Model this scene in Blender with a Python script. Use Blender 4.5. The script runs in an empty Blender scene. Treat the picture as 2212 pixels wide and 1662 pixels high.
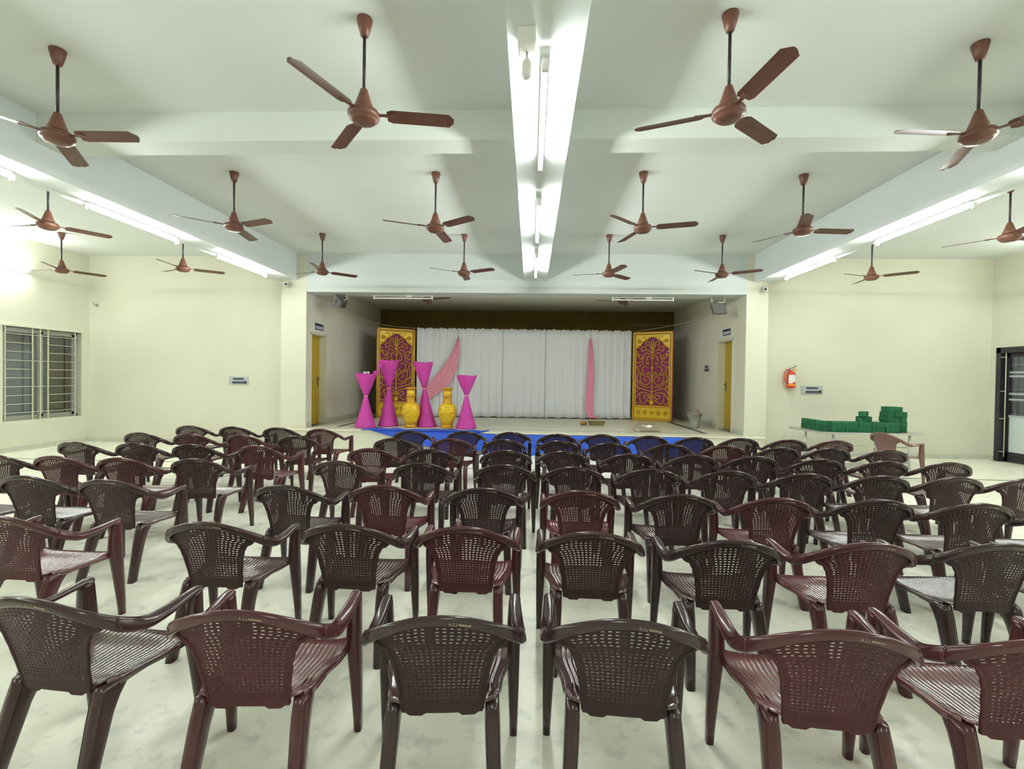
import bpy, bmesh, math, random
from mathutils import Vector, Matrix
random.seed(7)
scene = bpy.context.scene
COL = scene.collection
PI = math.pi

# ------------------------------------------------------------------ camera
cam_data = bpy.data.cameras.new('camera')
cam_data.sensor_width = 36.0
cam_data.lens = 1010.0 / 2212.0 * 36.0
cam_data.clip_start = 0.05
cam_data.clip_end = 200
cam = bpy.data.objects.new('camera', cam_data)
COL.objects.link(cam)
cam.matrix_world = Matrix((
    (0.99907696, -0.01468643, 0.04036756, 0.0),
    (0.04055730, 0.01285963, -0.99909446, 0.0),
    (0.01415402, 0.99980945, 0.01344340, 1.63),
    (0, 0, 0, 1)))
scene.camera = cam

# ------------------------------------------------------------------ world, view
world = bpy.data.worlds.new('night')
scene.world = world
world.use_nodes = True
bg = world.node_tree.nodes['Background']
bg.inputs[0].default_value = (0.010, 0.012, 0.016, 1)
bg.inputs[1].default_value = 1.0
scene.view_settings.view_transform = 'Standard'
scene.view_settings.look = 'None'
scene.view_settings.gamma = 1.0
scene.view_settings.use_curve_mapping = False
scene.view_settings.exposure = 0.45
scene.cycles.max_bounces = 5
scene.cycles.diffuse_bounces = 4
scene.cycles.glossy_bounces = 2
scene.cycles.adaptive_threshold = 0.1
scene.cycles.caustics_reflective = False
scene.cycles.caustics_refractive = False
scene.cycles.transparent_max_bounces = 8
TUBE_STRENGTH = 125.0
TUBE_COLOR = (0.95, 1.0, 0.96)

# ------------------------------------------------------------------ room numbers (metres)
CEIL = 4.36
XL, XR = -10.4, 10.0          # side walls
YB = 10.6                     # bay walls beside the stage
YS = 10.3                     # plane of the stage opening
YR = -3.2                     # rear wall behind the viewer
SX0, SX1 = -5.05, 4.62        # stage side walls
SZ = 0.45                     # stage floor
SYB = 15.45                   # stage rear wall
SCZ = 3.86                    # stage ceiling
LINT = 3.50                   # underside of the lintel
BZ = 3.77                     # underside of the long beams


# ------------------------------------------------------------------ helpers
class MB:
    def __init__(s):
        s.v, s.f, s.smooth = [], [], []

    def add(s, vs, fs, smooth=False):
        o = len(s.v)
        s.v += [tuple(p) for p in vs]
        s.f += [tuple(i + o for i in q) for q in fs]
        s.smooth += [smooth] * len(fs)
        return s

    def box(s, x0, x1, y0, y1, z0, z1):
        return s.add([(x0, y0, z0), (x1, y0, z0), (x1, y1, z0), (x0, y1, z0),
                      (x0, y0, z1), (x1, y0, z1), (x1, y1, z1), (x0, y1, z1)],
                     [(0, 3, 2, 1), (4, 5, 6, 7), (0, 1, 5, 4), (1, 2, 6, 5), (2, 3, 7, 6), (3, 0, 4, 7)])

    def cbox(s, c, h):
        return s.box(c[0]-h[0], c[0]+h[0], c[1]-h[1], c[1]+h[1], c[2]-h[2], c[2]+h[2])

    def loft(s, rings, caps=True, smooth=True, closed=True):
        n = len(rings[0]); vs = [p for r in rings for p in r]; fs = []
        for i in range(len(rings)-1):
            for j in range(n if closed else n-1):
                k = (j+1) % n
                fs.append((i*n+j, i*n+k, (i+1)*n+k, (i+1)*n+j))
        if caps and closed:
            fs.append(tuple(range(n-1, -1, -1)))
            fs.append(tuple((len(rings)-1)*n+j for j in range(n)))
        return s.add(vs, fs, smooth)

    def lathe(s, prof, c=(0, 0, 0), n=24, smooth=True, caps=True):
        rings = [[(c[0]+r*math.cos(2*PI*j/n), c[1]+r*math.sin(2*PI*j/n), c[2]+z) for j in range(n)] for r, z in prof]
        return s.loft(rings, caps, smooth)

    def tube(s, pts, r, n=8, caps=True):
        P = [Vector(p) for p in pts]
        R = r if isinstance(r, (list, tuple)) else [r]*len(P)
        rings, prev = [], None
        for i, p in enumerate(P):
            t = (P[min(i+1, len(P)-1)] - P[max(i-1, 0)]).normalized()
            if prev is None:
                a = Vector((0, 0, 1)) if abs(t.z) < .9 else Vector((1, 0, 0))
                prev = (a - a.dot(t)*t).normalized()
            else:
                q = prev - prev.dot(t)*t
                prev = q.normalized() if q.length > 1e-6 else prev
            b = t.cross(prev)
            rings.append([p + (prev*math.cos(2*PI*j/n) + b*math.sin(2*PI*j/n))*R[i] for j in range(n)])
        return s.loft(rings, caps, True)

    def gridsolid(s, top, bot, smooth=True):
        """two matching grids of points joined into a closed shell"""
        nu, nv = len(top), len(top[0])
        vs = [p for r in top for p in r] + [p for r in bot for p in r]
        N = nu*nv; fs = []
        for i in range(nu-1):
            for j in range(nv-1):
                a = i*nv+j
                fs.append((a, a+nv, a+nv+1, a+1))
                fs.append((N+a, N+a+1, N+a+nv+1, N+a+nv))
        for i in range(nu-1):
            a = i*nv; fs.append((a, N+a, N+a+nv, a+nv))
            a = i*nv+nv-1; fs.append((a, a+nv, N+a+nv, N+a))
        for j in range(nv-1):
            a = j; fs.append((a, a+1, N+a+1, N+a))
            a = (nu-1)*nv+j; fs.append((a, N+a, N+a+1, a+1))
        return s.add(vs, fs, smooth)

    def xform(s, m):
        s.v = [tuple(m @ Vector(p)) for p in s.v]
        return s

    def mesh(s, name):
        me = bpy.data.meshes.new(name)
        me.from_pydata(s.v, [], s.f)
        me.polygons.foreach_set('use_smooth', s.smooth)
        bm = bmesh.new(); bm.from_mesh(me)
        bmesh.ops.recalc_face_normals(bm, faces=bm.faces)
        bm.to_mesh(me); bm.free()
        me.update()
        return me

    def build(s, name, mat, parent=None, bevel=0, seg=2):
        o = bpy.data.objects.new(name, s.mesh(name))
        COL.objects.link(o)
        o.data.materials.append(mat)
        o.parent = parent
        if bevel:
            m = o.modifiers.new('bevel', 'BEVEL'); m.width = bevel; m.segments = seg; m.limit_method = 'ANGLE'
        return o


def smooth_path(pts, k=6):
    P = [Vector(p) for p in pts]; out = []
    for i in range(len(P)-1):
        p0, p1, p2, p3 = P[max(i-1, 0)], P[i], P[i+1], P[min(i+2, len(P)-1)]
        for j in range(k):
            t = j/k
            out.append(0.5*((2*p1) + (p2-p0)*t + (2*p0-5*p1+4*p2-p3)*t*t + (3*p1-p0-3*p2+p3)*t**3))
    out.append(P[-1])
    return out


def interp(x, tab):
    if x <= tab[0][0]: return tab[0][1]
    for (a, b), (c, d) in zip(tab, tab[1:]):
        if x <= c:
            t = (x-a)/(c-a); t = t*t*(3-2*t)
            return b+(d-b)*t
    return tab[-1][1]


def tag(o, label=None, cat=None, group=None, kind=None):
    if label: o['label'] = label
    if cat: o['category'] = cat
    if group: o['group'] = group
    if kind: o['kind'] = kind
    return o


def empty(name, loc=(0, 0, 0), rz=0.0):
    o = bpy.data.objects.new(name, None)
    o.empty_display_size = 0.1
    o.location = loc; o.rotation_euler = (0, 0, rz)
    COL.objects.link(o)
    return o


def child(name, me, parent, mat=None, loc=None, rz=None):
    o = bpy.data.objects.new(name, me)
    COL.objects.link(o); o.parent = parent
    if mat is not None:
        if not me.materials: me.materials.append(mat)
        else:
            o.material_slots[0].link = 'OBJECT'; o.material_slots[0].material = mat
    if loc is not None: o.location = loc
    if rz is not None: o.rotation_euler = (0, 0, rz)
    return o


def struct(mb, name, mat, label=None, bevel=0):
    return tag(mb.build(name, mat, None, bevel), label, kind='structure')


# ------------------------------------------------------------------ materials
def mat(name, color, rough=0.5, metal=0.0, noise=None, bump=None, spec=0.5, emit=None, trans=0.0, coat=0.0):
    """noise = (scale, second colour, low, high); bump = (scale, strength)"""
    m = bpy.data.materials.new(name); m.use_nodes = True
    nt = m.node_tree; b = nt.nodes['Principled BSDF']
    b.inputs['Base Color'].default_value = (*color, 1)
    b.inputs['Roughness'].default_value = rough
    b.inputs['Metallic'].default_value = metal
    b.inputs['Specular IOR Level'].default_value = spec
    b.inputs['Coat Weight'].default_value = coat
    if trans: b.inputs['Transmission Weight'].default_value = trans
    if emit:
        b.inputs['Emission Color'].default_value = (*emit[0], 1); b.inputs['Emission Strength'].default_value = emit[1]
    tc = nt.nodes.new('ShaderNodeTexCoord')
    if noise:
        n = nt.nodes.new('ShaderNodeTexNoise'); n.inputs['Scale'].default_value = noise[0]; n.inputs['Detail'].default_value = 2
        r = nt.nodes.new('ShaderNodeValToRGB')
        r.color_ramp.elements[0].position = noise[2]; r.color_ramp.elements[0].color = (*color, 1)
        r.color_ramp.elements[1].position = noise[3]; r.color_ramp.elements[1].color = (*noise[1], 1)
        nt.links.new(tc.outputs['Object'], n.inputs['Vector'])
        nt.links.new(n.outputs['Fac'], r.inputs['Fac'])
        nt.links.new(r.outputs['Color'], b.inputs['Base Color'])
    if bump:
        n2 = nt.nodes.new('ShaderNodeTexNoise'); n2.inputs['Scale'].default_value = bump[0]; n2.inputs['Detail'].default_value = 4
        bp = nt.nodes.new('ShaderNodeBump'); bp.inputs['Strength'].default_value = bump[1]; bp.inputs['Distance'].default_value = 0.01
        nt.links.new(tc.outputs['Object'], n2.inputs['Vector'])
        nt.links.new(n2.outputs['Fac'], bp.inputs['Height'])
        nt.links.new(bp.outputs['Normal'], b.inputs['Normal'])
    return m


def floor_mat(name, base, blot, vein, scale):
    m = bpy.data.materials.new(name); m.use_nodes = True
    nt = m.node_tree; b = nt.nodes['Principled BSDF']
    tc = nt.nodes.new('ShaderNodeTexCoord')
    n1 = nt.nodes.new('ShaderNodeTexNoise'); n1.inputs['Scale'].default_value = scale; n1.inputs['Detail'].default_value = 6; n1.inputs['Roughness'].default_value = .62
    r1 = nt.nodes.new('ShaderNodeValToRGB')
    e = r1.color_ramp.elements
    e[0].position = .53; e[0].color = (0, 0, 0, 1); e[1].position = .74; e[1].color = (1, 1, 1, 1)
    n2 = nt.nodes.new('ShaderNodeTexNoise'); n2.inputs['Scale'].default_value = scale*.28; n2.inputs['Detail'].default_value = 3
    r2 = nt.nodes.new('ShaderNodeValToRGB')
    r2.color_ramp.elements[0].position = .42; r2.color_ramp.elements[0].color = (*base, 1)
    r2.color_ramp.elements[1].position = .68; r2.color_ramp.elements[1].color = (*vein, 1)
    mx = nt.nodes.new('ShaderNodeMix'); mx.data_type = 'RGBA'
    for n in (n1, n2): nt.links.new(tc.outputs['Object'], n.inputs['Vector'])
    nt.links.new(n1.outputs['Fac'], r1.inputs['Fac']); nt.links.new(n2.outputs['Fac'], r2.inputs['Fac'])
    nt.links.new(r1.outputs['Color'], mx.inputs['Factor'])
    nt.links.new(r2.outputs['Color'], mx.inputs['A'])
    mx.inputs['B'].default_value = (*blot, 1)
    nt.links.new(mx.outputs['Result'], b.inputs['Base Color'])
    b.inputs['Roughness'].default_value = .38
    b.inputs['Specular IOR Level'].default_value = .4
    return m


def pane_mat(name, tint, refl):
    """thin window glass: mostly see-through, a little mirror"""
    m = bpy.data.materials.new(name); m.use_nodes = True
    nt = m.node_tree; nt.nodes.clear()
    out = nt.nodes.new('ShaderNodeOutputMaterial')
    mx = nt.nodes.new('ShaderNodeMixShader'); tr = nt.nodes.new('ShaderNodeBsdfTransparent'); gl = nt.nodes.new('ShaderNodeBsdfGlossy')
    tr.inputs[0].default_value = (*tint, 1); gl.inputs['Roughness'].default_value = .04; mx.inputs[0].default_value = refl
    nt.links.new(tr.outputs[0], mx.inputs[1]); nt.links.new(gl.outputs[0], mx.inputs[2]); nt.links.new(mx.outputs[0], out.inputs[0])
    return m


M = {}
M['wall'] = mat('cream_wall_paint', (.70, .69, .565), .7, noise=(1.3, (.67, .655, .53), .4, .75))
M['ceiling'] = mat('ceiling_paint', (.71, .745, .715), .75, noise=(.7, (.69, .72, .69), .4, .7))
M['beam'] = mat('beam_paint', (.74, .79, .79), .7)
M['lintel'] = mat('lintel_paint', (.60, .645, .625), .7)
M['stage_wall'] = mat('stage_wall_paint', (.76, .75, .66), .7, noise=(1.0, (.70, .67, .55), .5, .8))
M['floor'] = floor_mat('polished_stone', (.95, .935, .79), (.54, .59, .53), (.89, .90, .77), 5.5)
M['stage_floor'] = floor_mat('stage_stone', (.78, .75, .60), (.70, .62, .46), (.72, .70, .57), 2.0)
M['skirting'] = mat('skirting_stone', (.58, .60, .50), .4, noise=(6, (.48, .51, .44), .4, .7))
M['inlay'] = mat('dark_stone_inlay', (.10, .11, .10), .35)
M['brown_wall'] = mat('brown_back_wall', (.20, .125, .022), .8, noise=(2, (.16, .10, .02), .3, .7))
M['gold_door'] = mat('mustard_door_paint', (.50, .34, .02), .45)
M['trim'] = mat('cream_trim', (.72, .71, .58), .55)
M['tube'] = mat('lit_tube', (1, 1, 1), .4, emit=(TUBE_COLOR, TUBE_STRENGTH))
M['white_plastic'] = mat('white_plastic', (.78, .78, .74), .4)
M['batten'] = mat('batten_enamel', (.72, .74, .72), .45)
M['dark_tube'] = mat('unlit_tube_glass', (.80, .80, .76), .25)
M['fan'] = mat('fan_brown_enamel', (.155, .062, .038), .38, noise=(14, (.13, .05, .03), .4, .7))
M['fan_blade'] = mat('fan_blade_brown', (.115, .043, .026), .42, noise=(9, (.15, .06, .035), .45, .7))
M['rod'] = mat('fan_rod_dark', (.03, .022, .03), .45)
M['black'] = mat('matt_black', (.02, .02, .022), .5)
M['steel'] = mat('brushed_steel', (.60, .61, .60), .35, metal=.85)
M['zinc'] = mat('galvanised', (.48, .49, .45), .5, metal=.4, noise=(7, (.34, .34, .30), .4, .7))
M['grey_metal'] = mat('grey_panel', (.45, .50, .52), .45)
M['dark_grey'] = mat('dark_grey', (.06, .07, .09), .4)
M['lamp_grey'] = mat('floodlight_grey', (.11, .10, .105), .45)
M['lamp_glass'] = mat('floodlight_glass', (.16, .15, .14), .15)
M['magenta'] = mat('magenta_satin', (.54, .05, .34), .55, spec=.3, noise=(3, (.58, .06, .38), .4, .7))
M['panel_cloth'] = mat('magenta_backing', (.30, .022, .13), .7, noise=(2.2, (.22, .025, .07), .4, .7))
M['gold'] = mat('gold_paint', (.72, .45, .012), .34, metal=.15, bump=(38, .25))
M['gold_light'] = mat('gold_light_paint', (.78, .52, .02), .34, metal=.1)
M['gold_dark'] = mat('gold_bronze', (.56, .29, .012), .36, metal=.15)
M['curtain'] = mat('white_voile', (.88, .90, .97), .85, spec=.1)
M['pink'] = mat('pink_net', (.97, .40, .53), .8, spec=.1)
M['blue'] = mat('blue_cloth', (.045, .115, .60), .8, spec=.15, bump=(9, .25))
M['green'] = mat('green_foam', (.036, .155, .075), .95, spec=.1, noise=(30, (.022, .11, .05), .35, .7), bump=(60, .3))
M['red'] = mat('extinguisher_red', (.62, .045, .02), .3)
M['yellow'] = mat('yellow_band', (.85, .50, .01), .5)
M['paper'] = mat('white_paper', (.78, .82, .78), .7)
M['brass'] = mat('brass', (.50, .34, .06), .3, metal=.8)
M['navy'] = mat('navy_sign', (.02, .022, .06), .5)
M['sign_white'] = mat('sign_lettering', (.75, .75, .80), .6)
M['olive'] = mat('olive_block', (.14, .12, .03), .8, noise=(6, (.20, .16, .04), .4, .7))
M['ochre'] = mat('ochre_log', (.42, .22, .03), .8, noise=(5, (.22, .13, .03), .4, .7))
M['wood'] = mat('raw_wood', (.45, .30, .20), .75)
M['clear'] = pane_mat('clear_plastic', (.95, .94, .92), .10)
M['glass'] = pane_mat('window_glass', (.92, .94, .95), .10)
M['frost'] = mat('frosted_sheet', (.62, .70, .70), .5)
M['alu'] = mat('aluminium_frame', (.38, .38, .34), .5, metal=.2)
M['grille'] = mat('cream_grille_paint', (.62, .62, .46), .45)
M['dark_wood'] = mat('dark_wood_frame', (.030, .022, .030), .4)
M['out_wall'] = mat('outside_wall', (.50, .52, .56), .8)
M['out_cream'] = mat('outside_cream', (.78, .74, .62), .8)
M['out_brown'] = mat('outside_brown_door', (.48, .31, .06), .6)
M['out_orange'] = mat('outside_orange_door', (.62, .36, .08), .6)
M['out_grey'] = mat('outside_grey_pane', (.24, .27, .32), .3)
M['paint_mark'] = mat('stencil_paint', (.34, .28, .19), .6)
M['rope'] = mat('thin_rope', (.50, .42, .24), .8)


def plastic(name, c, r, bump=None):
    return mat(name, c, r, spec=.5, noise=(5.0, tuple(k*.75 for k in c), .35, .7), bump=bump)


CC = {'d': ('dark_brown_plastic', (.038, .0175, .019)), 'b': ('brown_plastic', (.051, .022, .022)),
      'm': ('maroon_plastic', (.078, .020, .024)), 'p': ('plain_rosewood_plastic', (.17, .085, .07))}
CHAIR_M = {k: plastic(n, c, .20) for k, (n, c) in CC.items()}
SEAT_M = {k: mat(n + '_seat', tuple(q*1.5 for q in c), .17, spec=.9, coat=.6, noise=(4.0, tuple(q*2.4 for q in c), .45, .75)) for k, (n, c) in CC.items()}  # seat colour lightened in patches to stand in for the ceiling's whitish sheen
BACK_M = {k: mat(n + '_textured', c, .5, spec=.28, noise=(5.0, tuple(q*.75 for q in c), .35, .7)) for k, (n, c) in CC.items()}

# ================================================================== THE SETTING
struct(MB().box(XL-.2, XR+.2, YR-.2, SYB, -.2, 0), 'floor', M['floor'], 'pale polished stone floor with grey green blotches')
struct(MB().box(XL-.2, XR+.2, YR-.2, YB+.2, CEIL, CEIL+.2), 'ceiling', M['ceiling'], 'flat off-white ceiling of the hall')

# left wall with window opening
WY0, WY1, WZ0, WZ1 = 8.80, 10.42, .62, 2.53
struct(MB().box(XL-.2, XL, YR-.2, WY0, 0, CEIL).box(XL-.2, XL, WY1, YB+.2, 0, CEIL)
       .box(XL-.2, XL, WY0, WY1, 0, WZ0).box(XL-.2, XL, WY0, WY1, WZ1, CEIL), 'wall_left', M['wall'], 'cream side wall with the barred window')
# right wall with door opening
DY0, DY1, DZ1 = 8.75, 10.47, 2.43
struct(MB().box(XR, XR+.2, YR-.2, DY0, 0, CEIL).box(XR, XR+.2, DY1, YB+.2, 0, CEIL)
       .box(XR, XR+.2, DY0, DY1, DZ1, CEIL), 'wall_right', M['wall'], 'cream side wall with the dark framed door')
struct(MB().box(XL-.2, XR+.2, YR-.2, YR, 0, CEIL), 'wall_rear', M['wall'], 'cream wall behind the last row of chairs')
struct(MB().box(XL, -5.58, YB, YB+.2, 0, CEIL), 'wall_back_left', M['wall'], 'cream end wall beside the stage, window side')
struct(MB().box(5.08, XR, YB, YB+.2, 0, CEIL), 'wall_back_right', M['wall'], 'cream end wall beside the stage, behind the table')
struct(MB().box(-5.62, SX0, YS, 10.49, 0, CEIL).box(-5.62, -5.42, 10.49, YB+.2, 0, CEIL), 'pillar', M['wall'], 'cream pillar at the window side of the stage')
struct(MB().box(SX1, 5.08, YS, YB+.2, 0, CEIL), 'pillar', M['wall'], 'cream pillar at the table side of the stage')
struct(MB().box(SX0, SX1, YS, 10.85, LINT, CEIL).box(SX0, SX1, YS-.012, YS, LINT, LINT+.11), 'lintel', M['lintel'], 'wide pale lintel above the stage opening')
# long beams
struct(MB().box(-5.76, -5.28, YR, YS, BZ, CEIL), 'beam', M['beam'], 'long ceiling beam on the window side')
struct(MB().box(4.78, 5.24, YR, YS, BZ, CEIL), 'beam', M['beam'], 'long ceiling beam on the table side')
struct(MB().box(-.18, .31, YR, YS, BZ, CEIL), 'beam', M['beam'], 'central ceiling beam carrying tube lights')
for y0 in (4.78, -.6):
    for a, b in ((-5.28, -.18), (.31, 4.78)):
        struct(MB().box(a, b, y0, y0+.30, 4.06, CEIL), 'beam', M['ceiling'], 'shallow cross beam between the long beams')
# skirting
struct(MB().box(XL, XL+.015, YR, YB, 0, .10), 'baseboard_left', M['skirting'])
struct(MB().box(XR-.015, XR, YR, DY0-.02, 0, .10).box(XR-.015, XR, DY1+.02, YB, 0, .10), 'baseboard_right', M['skirting'])
struct(MB().box(XL, -5.62, YB-.015, YB, 0, .10), 'baseboard_back_left', M['skirting'])
struct(MB().box(5.08, XR, YB-.015, YB, 0, .10), 'baseboard_back_right', M['skirting'])
# floor inlay stripe
struct(MB().box(XL, XR, 8.30, 8.345, 0, .002), 'trim_1', M['inlay'], 'thin dark stripe let into the hall floor')

# ---- stage
struct(MB().box(-5.75, 4.97, 10.14, YS, 0, SZ-.035).box(SX0, SX1, YS, SYB, 0, SZ-.035), 'stage_wall', M['wall'], 'cream front face of the raised stage')
struct(MB().box(-5.78, 5.0, 10.11, YS, SZ-.035, SZ).box(SX0, SX1, YS, SYB, SZ-.035, SZ), 'stage_floor', M['stage_floor'], 'stone floor of the raised stage', .004)
struct(MB().box(-4.2, 3.93, 10.62, 10.66, SZ, SZ+.002).box(3.86, 3.98, 10.62, 15.3, SZ, SZ+.003).box(-4.5, -4.38, 10.62, 15.3, SZ, SZ+.003),
       'trim_2', M['inlay'], 'dark border let into the stage floor')
# stage side walls with recessed doors
LD0, LD1, RD0, RD1, DTOP = 10.52, 11.36, 10.92, 11.80, 2.62
struct(MB().box(SX0-.35, SX0, 10.49, LD0, SZ-.4, SCZ+.3).box(SX0-.35, SX0, LD1, SYB, SZ-.4, SCZ+.3).box(SX0-.35, SX0, LD0, LD1, DTOP, SCZ+.3), 'wall_stage_left', M['stage_wall'], 'stage side wall on the window side')
struct(MB().box(SX1, SX1+.35, YB+.2, RD0, SZ-.4, SCZ+.3).box(SX1, SX1+.35, RD1, SYB, SZ-.4, SCZ+.3).box(SX1, SX1+.35, RD0, RD1, DTOP, SCZ+.3),
       'wall_stage_right', M['stage_wall'], 'stage side wall on the table side')
struct(MB().box(SX0-.3, SX1+.3, SYB, SYB+.2, 0, SCZ+.3), 'wall_stage_rear', M['brown_wall'], 'dark golden brown rear wall of the stage')
struct(MB().box(SX0-.3, SX1+.3, 10.85, SYB, SCZ, SCZ+.2), 'stage_ceiling', M['stage_wall'], 'plain ceiling over the stage')
struct(MB().box(SX0, SX0+.012, LD1+.03, SYB, SZ, SZ+.12).box(SX0, SX0+.012, YS, LD0-.03, SZ, SZ+.12), 'baseboard_stage_left', M['skirting'])
struct(MB().box(SX1-.012, SX1, RD1+.03, SYB, SZ, SZ+.12).box(SX1-.012, SX1, YS, RD0-.03, SZ, SZ+.12), 'baseboard_stage_right', M['skirting'])


def stage_door(n, side, x, y0, y1, label):
    s = side                                   # +1 recess towards -x (left wall), -1 towards +x
    e = tag(empty('door_%d' % n, (0, 0, 0)), label, kind='structure')
    xi = x - s*.17
    MB().box(min(xi, xi-s*.04), max(xi, xi-s*.04), y0, y1, SZ, DTOP).build('door_leaf', M['gold_door'], e)
    a, b = sorted((x-s*.17, x+s*.015))
    MB().box(a, b, y0, y0+.035, SZ, DTOP).box(a, b, y1-.035, y1, SZ, DTOP).box(a, b, y0, y1, DTOP-.035, DTOP).build('door_frame', M['trim'], e, .003)
    h = MB().box(min(xi, xi+s*.012), max(xi, xi+s*.012), y1-.14, y1-.10, 1.38, 1.60)
    h.tube([(xi, y1-.12, 1.55), (xi+s*.06, y1-.12, 1.55), (xi+s*.06, y1-.24, 1.55)], .010)
    h.build('door_handle', M['lamp_grey'], e)
    for z in (1.0, 1.75):
        MB().box(min(xi, xi+s*.004), max(xi, xi+s*.004), y0+.035, y1-.035, z, z+.004).build('board_joint', M['gold_dark'], e)
    return e


stage_door(1, 1, SX0, LD0, LD1, 'mustard yellow door in the stage wall on the window side')
stage_door(2, -1, SX1, RD0, RD1, 'mustard yellow door in the stage wall on the table side')

# ---- window on the left wall
w = tag(empty('window_1', (XL, WY0, WZ0)), 'sliding window behind a cream bar grille', kind='structure')
ox, oy, oz = XL, WY0, WZ0


def wpart(mb, name, m, bev=0):
    mb.xform(Matrix.Translation((-ox, -oy, -oz)))
    return mb.build(name, m, w, bev)


fx0, fx1 = XL-.16, XL-.11
wpart(MB().box(fx0, fx1, WY0, WY1, WZ0, WZ0+.05).box(fx0, fx1, WY0, WY1, WZ1-.05, WZ1).box(fx0, fx1, WY0, WY0+.05, WZ0, WZ1).box(fx0, fx1, WY1-.05, WY1, WZ0, WZ1), 'window_frame', M['alu'])
ym = (WY0+WY1)/2
for a, b, dx in ((WY0+.05, ym+.05, 0), (ym-.05, WY1-.05, -.02)):
    wpart(MB().box(fx0+dx, fx1+dx, a, a+.06, WZ0+.05, WZ1-.05).box(fx0+dx, fx1+dx, b-.06, b, WZ0+.05, WZ1-.05)
          .box(fx0+dx, fx1+dx, a, b, WZ0+.05, WZ0+.10).box(fx0+dx, fx1+dx, a, b, WZ1-.10, WZ1-.05), 'sash', M['alu'])
    wpart(MB().box(fx0+dx+.02, fx0+dx+.026, a+.06, b-.06, WZ0+.10, WZ1-.10), 'pane', M['glass'])
wpart(MB().box(XL-.2, XL+.03, WY0-.06, WY1+.06, WZ1, WZ1+.05), 'lintel_ledge', M['trim'], .004)
wpart(MB().box(XL-.2, XL+.01, WY0, WY1, WZ0-.03, WZ0+.004), 'sill', M['trim'])
gx = XL-.025
vy = (8.86, 9.375, 9.53, 9.69, 10.29)
for y in vy:
    wpart(MB().box(gx-.010, gx+.004, y-.012, y+.012, WZ0, WZ1), 'grille_bar', M['grille'])
for k in range(10):
    z = 2.385-k*.178
    spans = ((WY0, WY1),) if k % 3 == 0 else ((vy[0], vy[1]), (vy[3], vy[4]))
    for a, b in spans:
        wpart(MB().tube([(gx+.006, a, z), (gx+.006, b, z)], .007, 6), 'grille_bar', M['grille'])
# what lies beyond that window: a passage wall with a brown door
struct(MB().box(-11.75, -11.65, 6.5, 14, -.2, 3.4).box(-11.65, XL-.2, 6.5, 14, -.2, -.1), 'wall_outside_left', M['out_wall'], 'grey passage wall beyond the barred window')
e = tag(empty('door_3', (-11.65, 10.8, 0)), 'brown door in the passage beyond the window', kind='structure')
MB().box(0, .04, 0, .95, 0, 2.15).build('door_leaf', M['out_brown'], e)
MB().box(0, .06, -.06, 0, 0, 2.2).box(0, .06, .95, 1.4, 0, 2.2).build('door_frame', M['grey_metal'], e)

# ---- door on the right wall
d = tag(empty('door_4', (XR, DY0, 0)), 'dark wooden double door with glass panes in the side wall', kind='structure')


def dpart(mb, name, m, bev=0):
    mb.xform(Matrix.Translation((-XR, -DY0, 0)))
    return mb.build(name, m, d, bev)


dpart(MB().box(XR-.02, XR+.18, DY1-.10, DY1, 0, DZ1).box(XR-.02, XR+.18, DY0, DY0+.10, 0, DZ1).box(XR-.02, XR+.18, DY0, DY1, DZ1-.12, DZ1), 'door_frame', M['dark_wood'], .004)
for a, b in ((DY0+.10, 9.61), (9.61, DY1-.10)):
    lx = XR+.10
    dpart(MB().box(lx, lx+.04, a, a+.09, .02, DZ1-.12).box(lx, lx+.04, b-.075 if b > 9.7 else b-.09, b, .02, DZ1-.12)
          .box(lx, lx+.04, a, b, .02, .22).box(lx, lx+.04, a, b, DZ1-.2, DZ1-.12), 'door_leaf', M['dark_wood'], .003)
    b2 = b-.075 if b > 9.7 else b-.09
    dpart(MB().box(lx+.015, lx+.022, a+.09, b2, .22, .98), 'frosted_pane', M['frost'])
    dpart(MB().box(lx+.015, lx+.021, a+.09, b2, .98, DZ1-.2), 'pane', M['glass'])
    for z in (.98, 1.33, 1.45, 1.82, 1.90):
        dpart(MB().box(lx-.004, lx+.03, a+.09, b2, z-.02, z+.02), 'glazing_bar', M['grey_metal'])
dpart(MB().tube([(XR-.012, 10.26, .12), (XR-.012, 10.26, DZ1-.12)], .009, 6), 'grille_bar', M['grille'])
for z in (.22, .92, 1.50, 2.22):
    dpart(MB().tube([(XR-.012, 10.25, z), (XR-.012, 10.41, z)], .007, 6), 'grille_bar', M['grille'])
struct(MB().box(11.7, 11.8, 7.5, 14.5, -.2, 3.4).box(XR+.2, 11.7, 7.5, 14.5, -.2, -.1), 'wall_outside_right', M['out_cream'], 'cream passage wall beyond the dark door')
e = tag(empty('window_2', (11.7, 11.35, .9)), 'grey paned window in the passage beyond the door', kind='structure')
MB().box(-.03, 0, -.05, .75, -.1, 1.6).build('window_frame', M['grey_metal'], e)
for i in range(5):
    MB().box(-.04, -.03, .05, .62, .05+i*.3, .31+i*.3).build('pane', M['out_grey'], e)
e = tag(empty('door_5', (11.7, 10.2, 0)), 'orange brown door in the passage beyond the dark door', kind='structure')
MB().box(-.05, 0, 0, .85, 0, 2.2).build('door_leaf', M['out_orange'], e)
for i in range(3):
    MB().box(-.06, -.05, .1, .75, .15+i*.7, .7+i*.7).build('door_panel', M['out_orange'], e)

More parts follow.
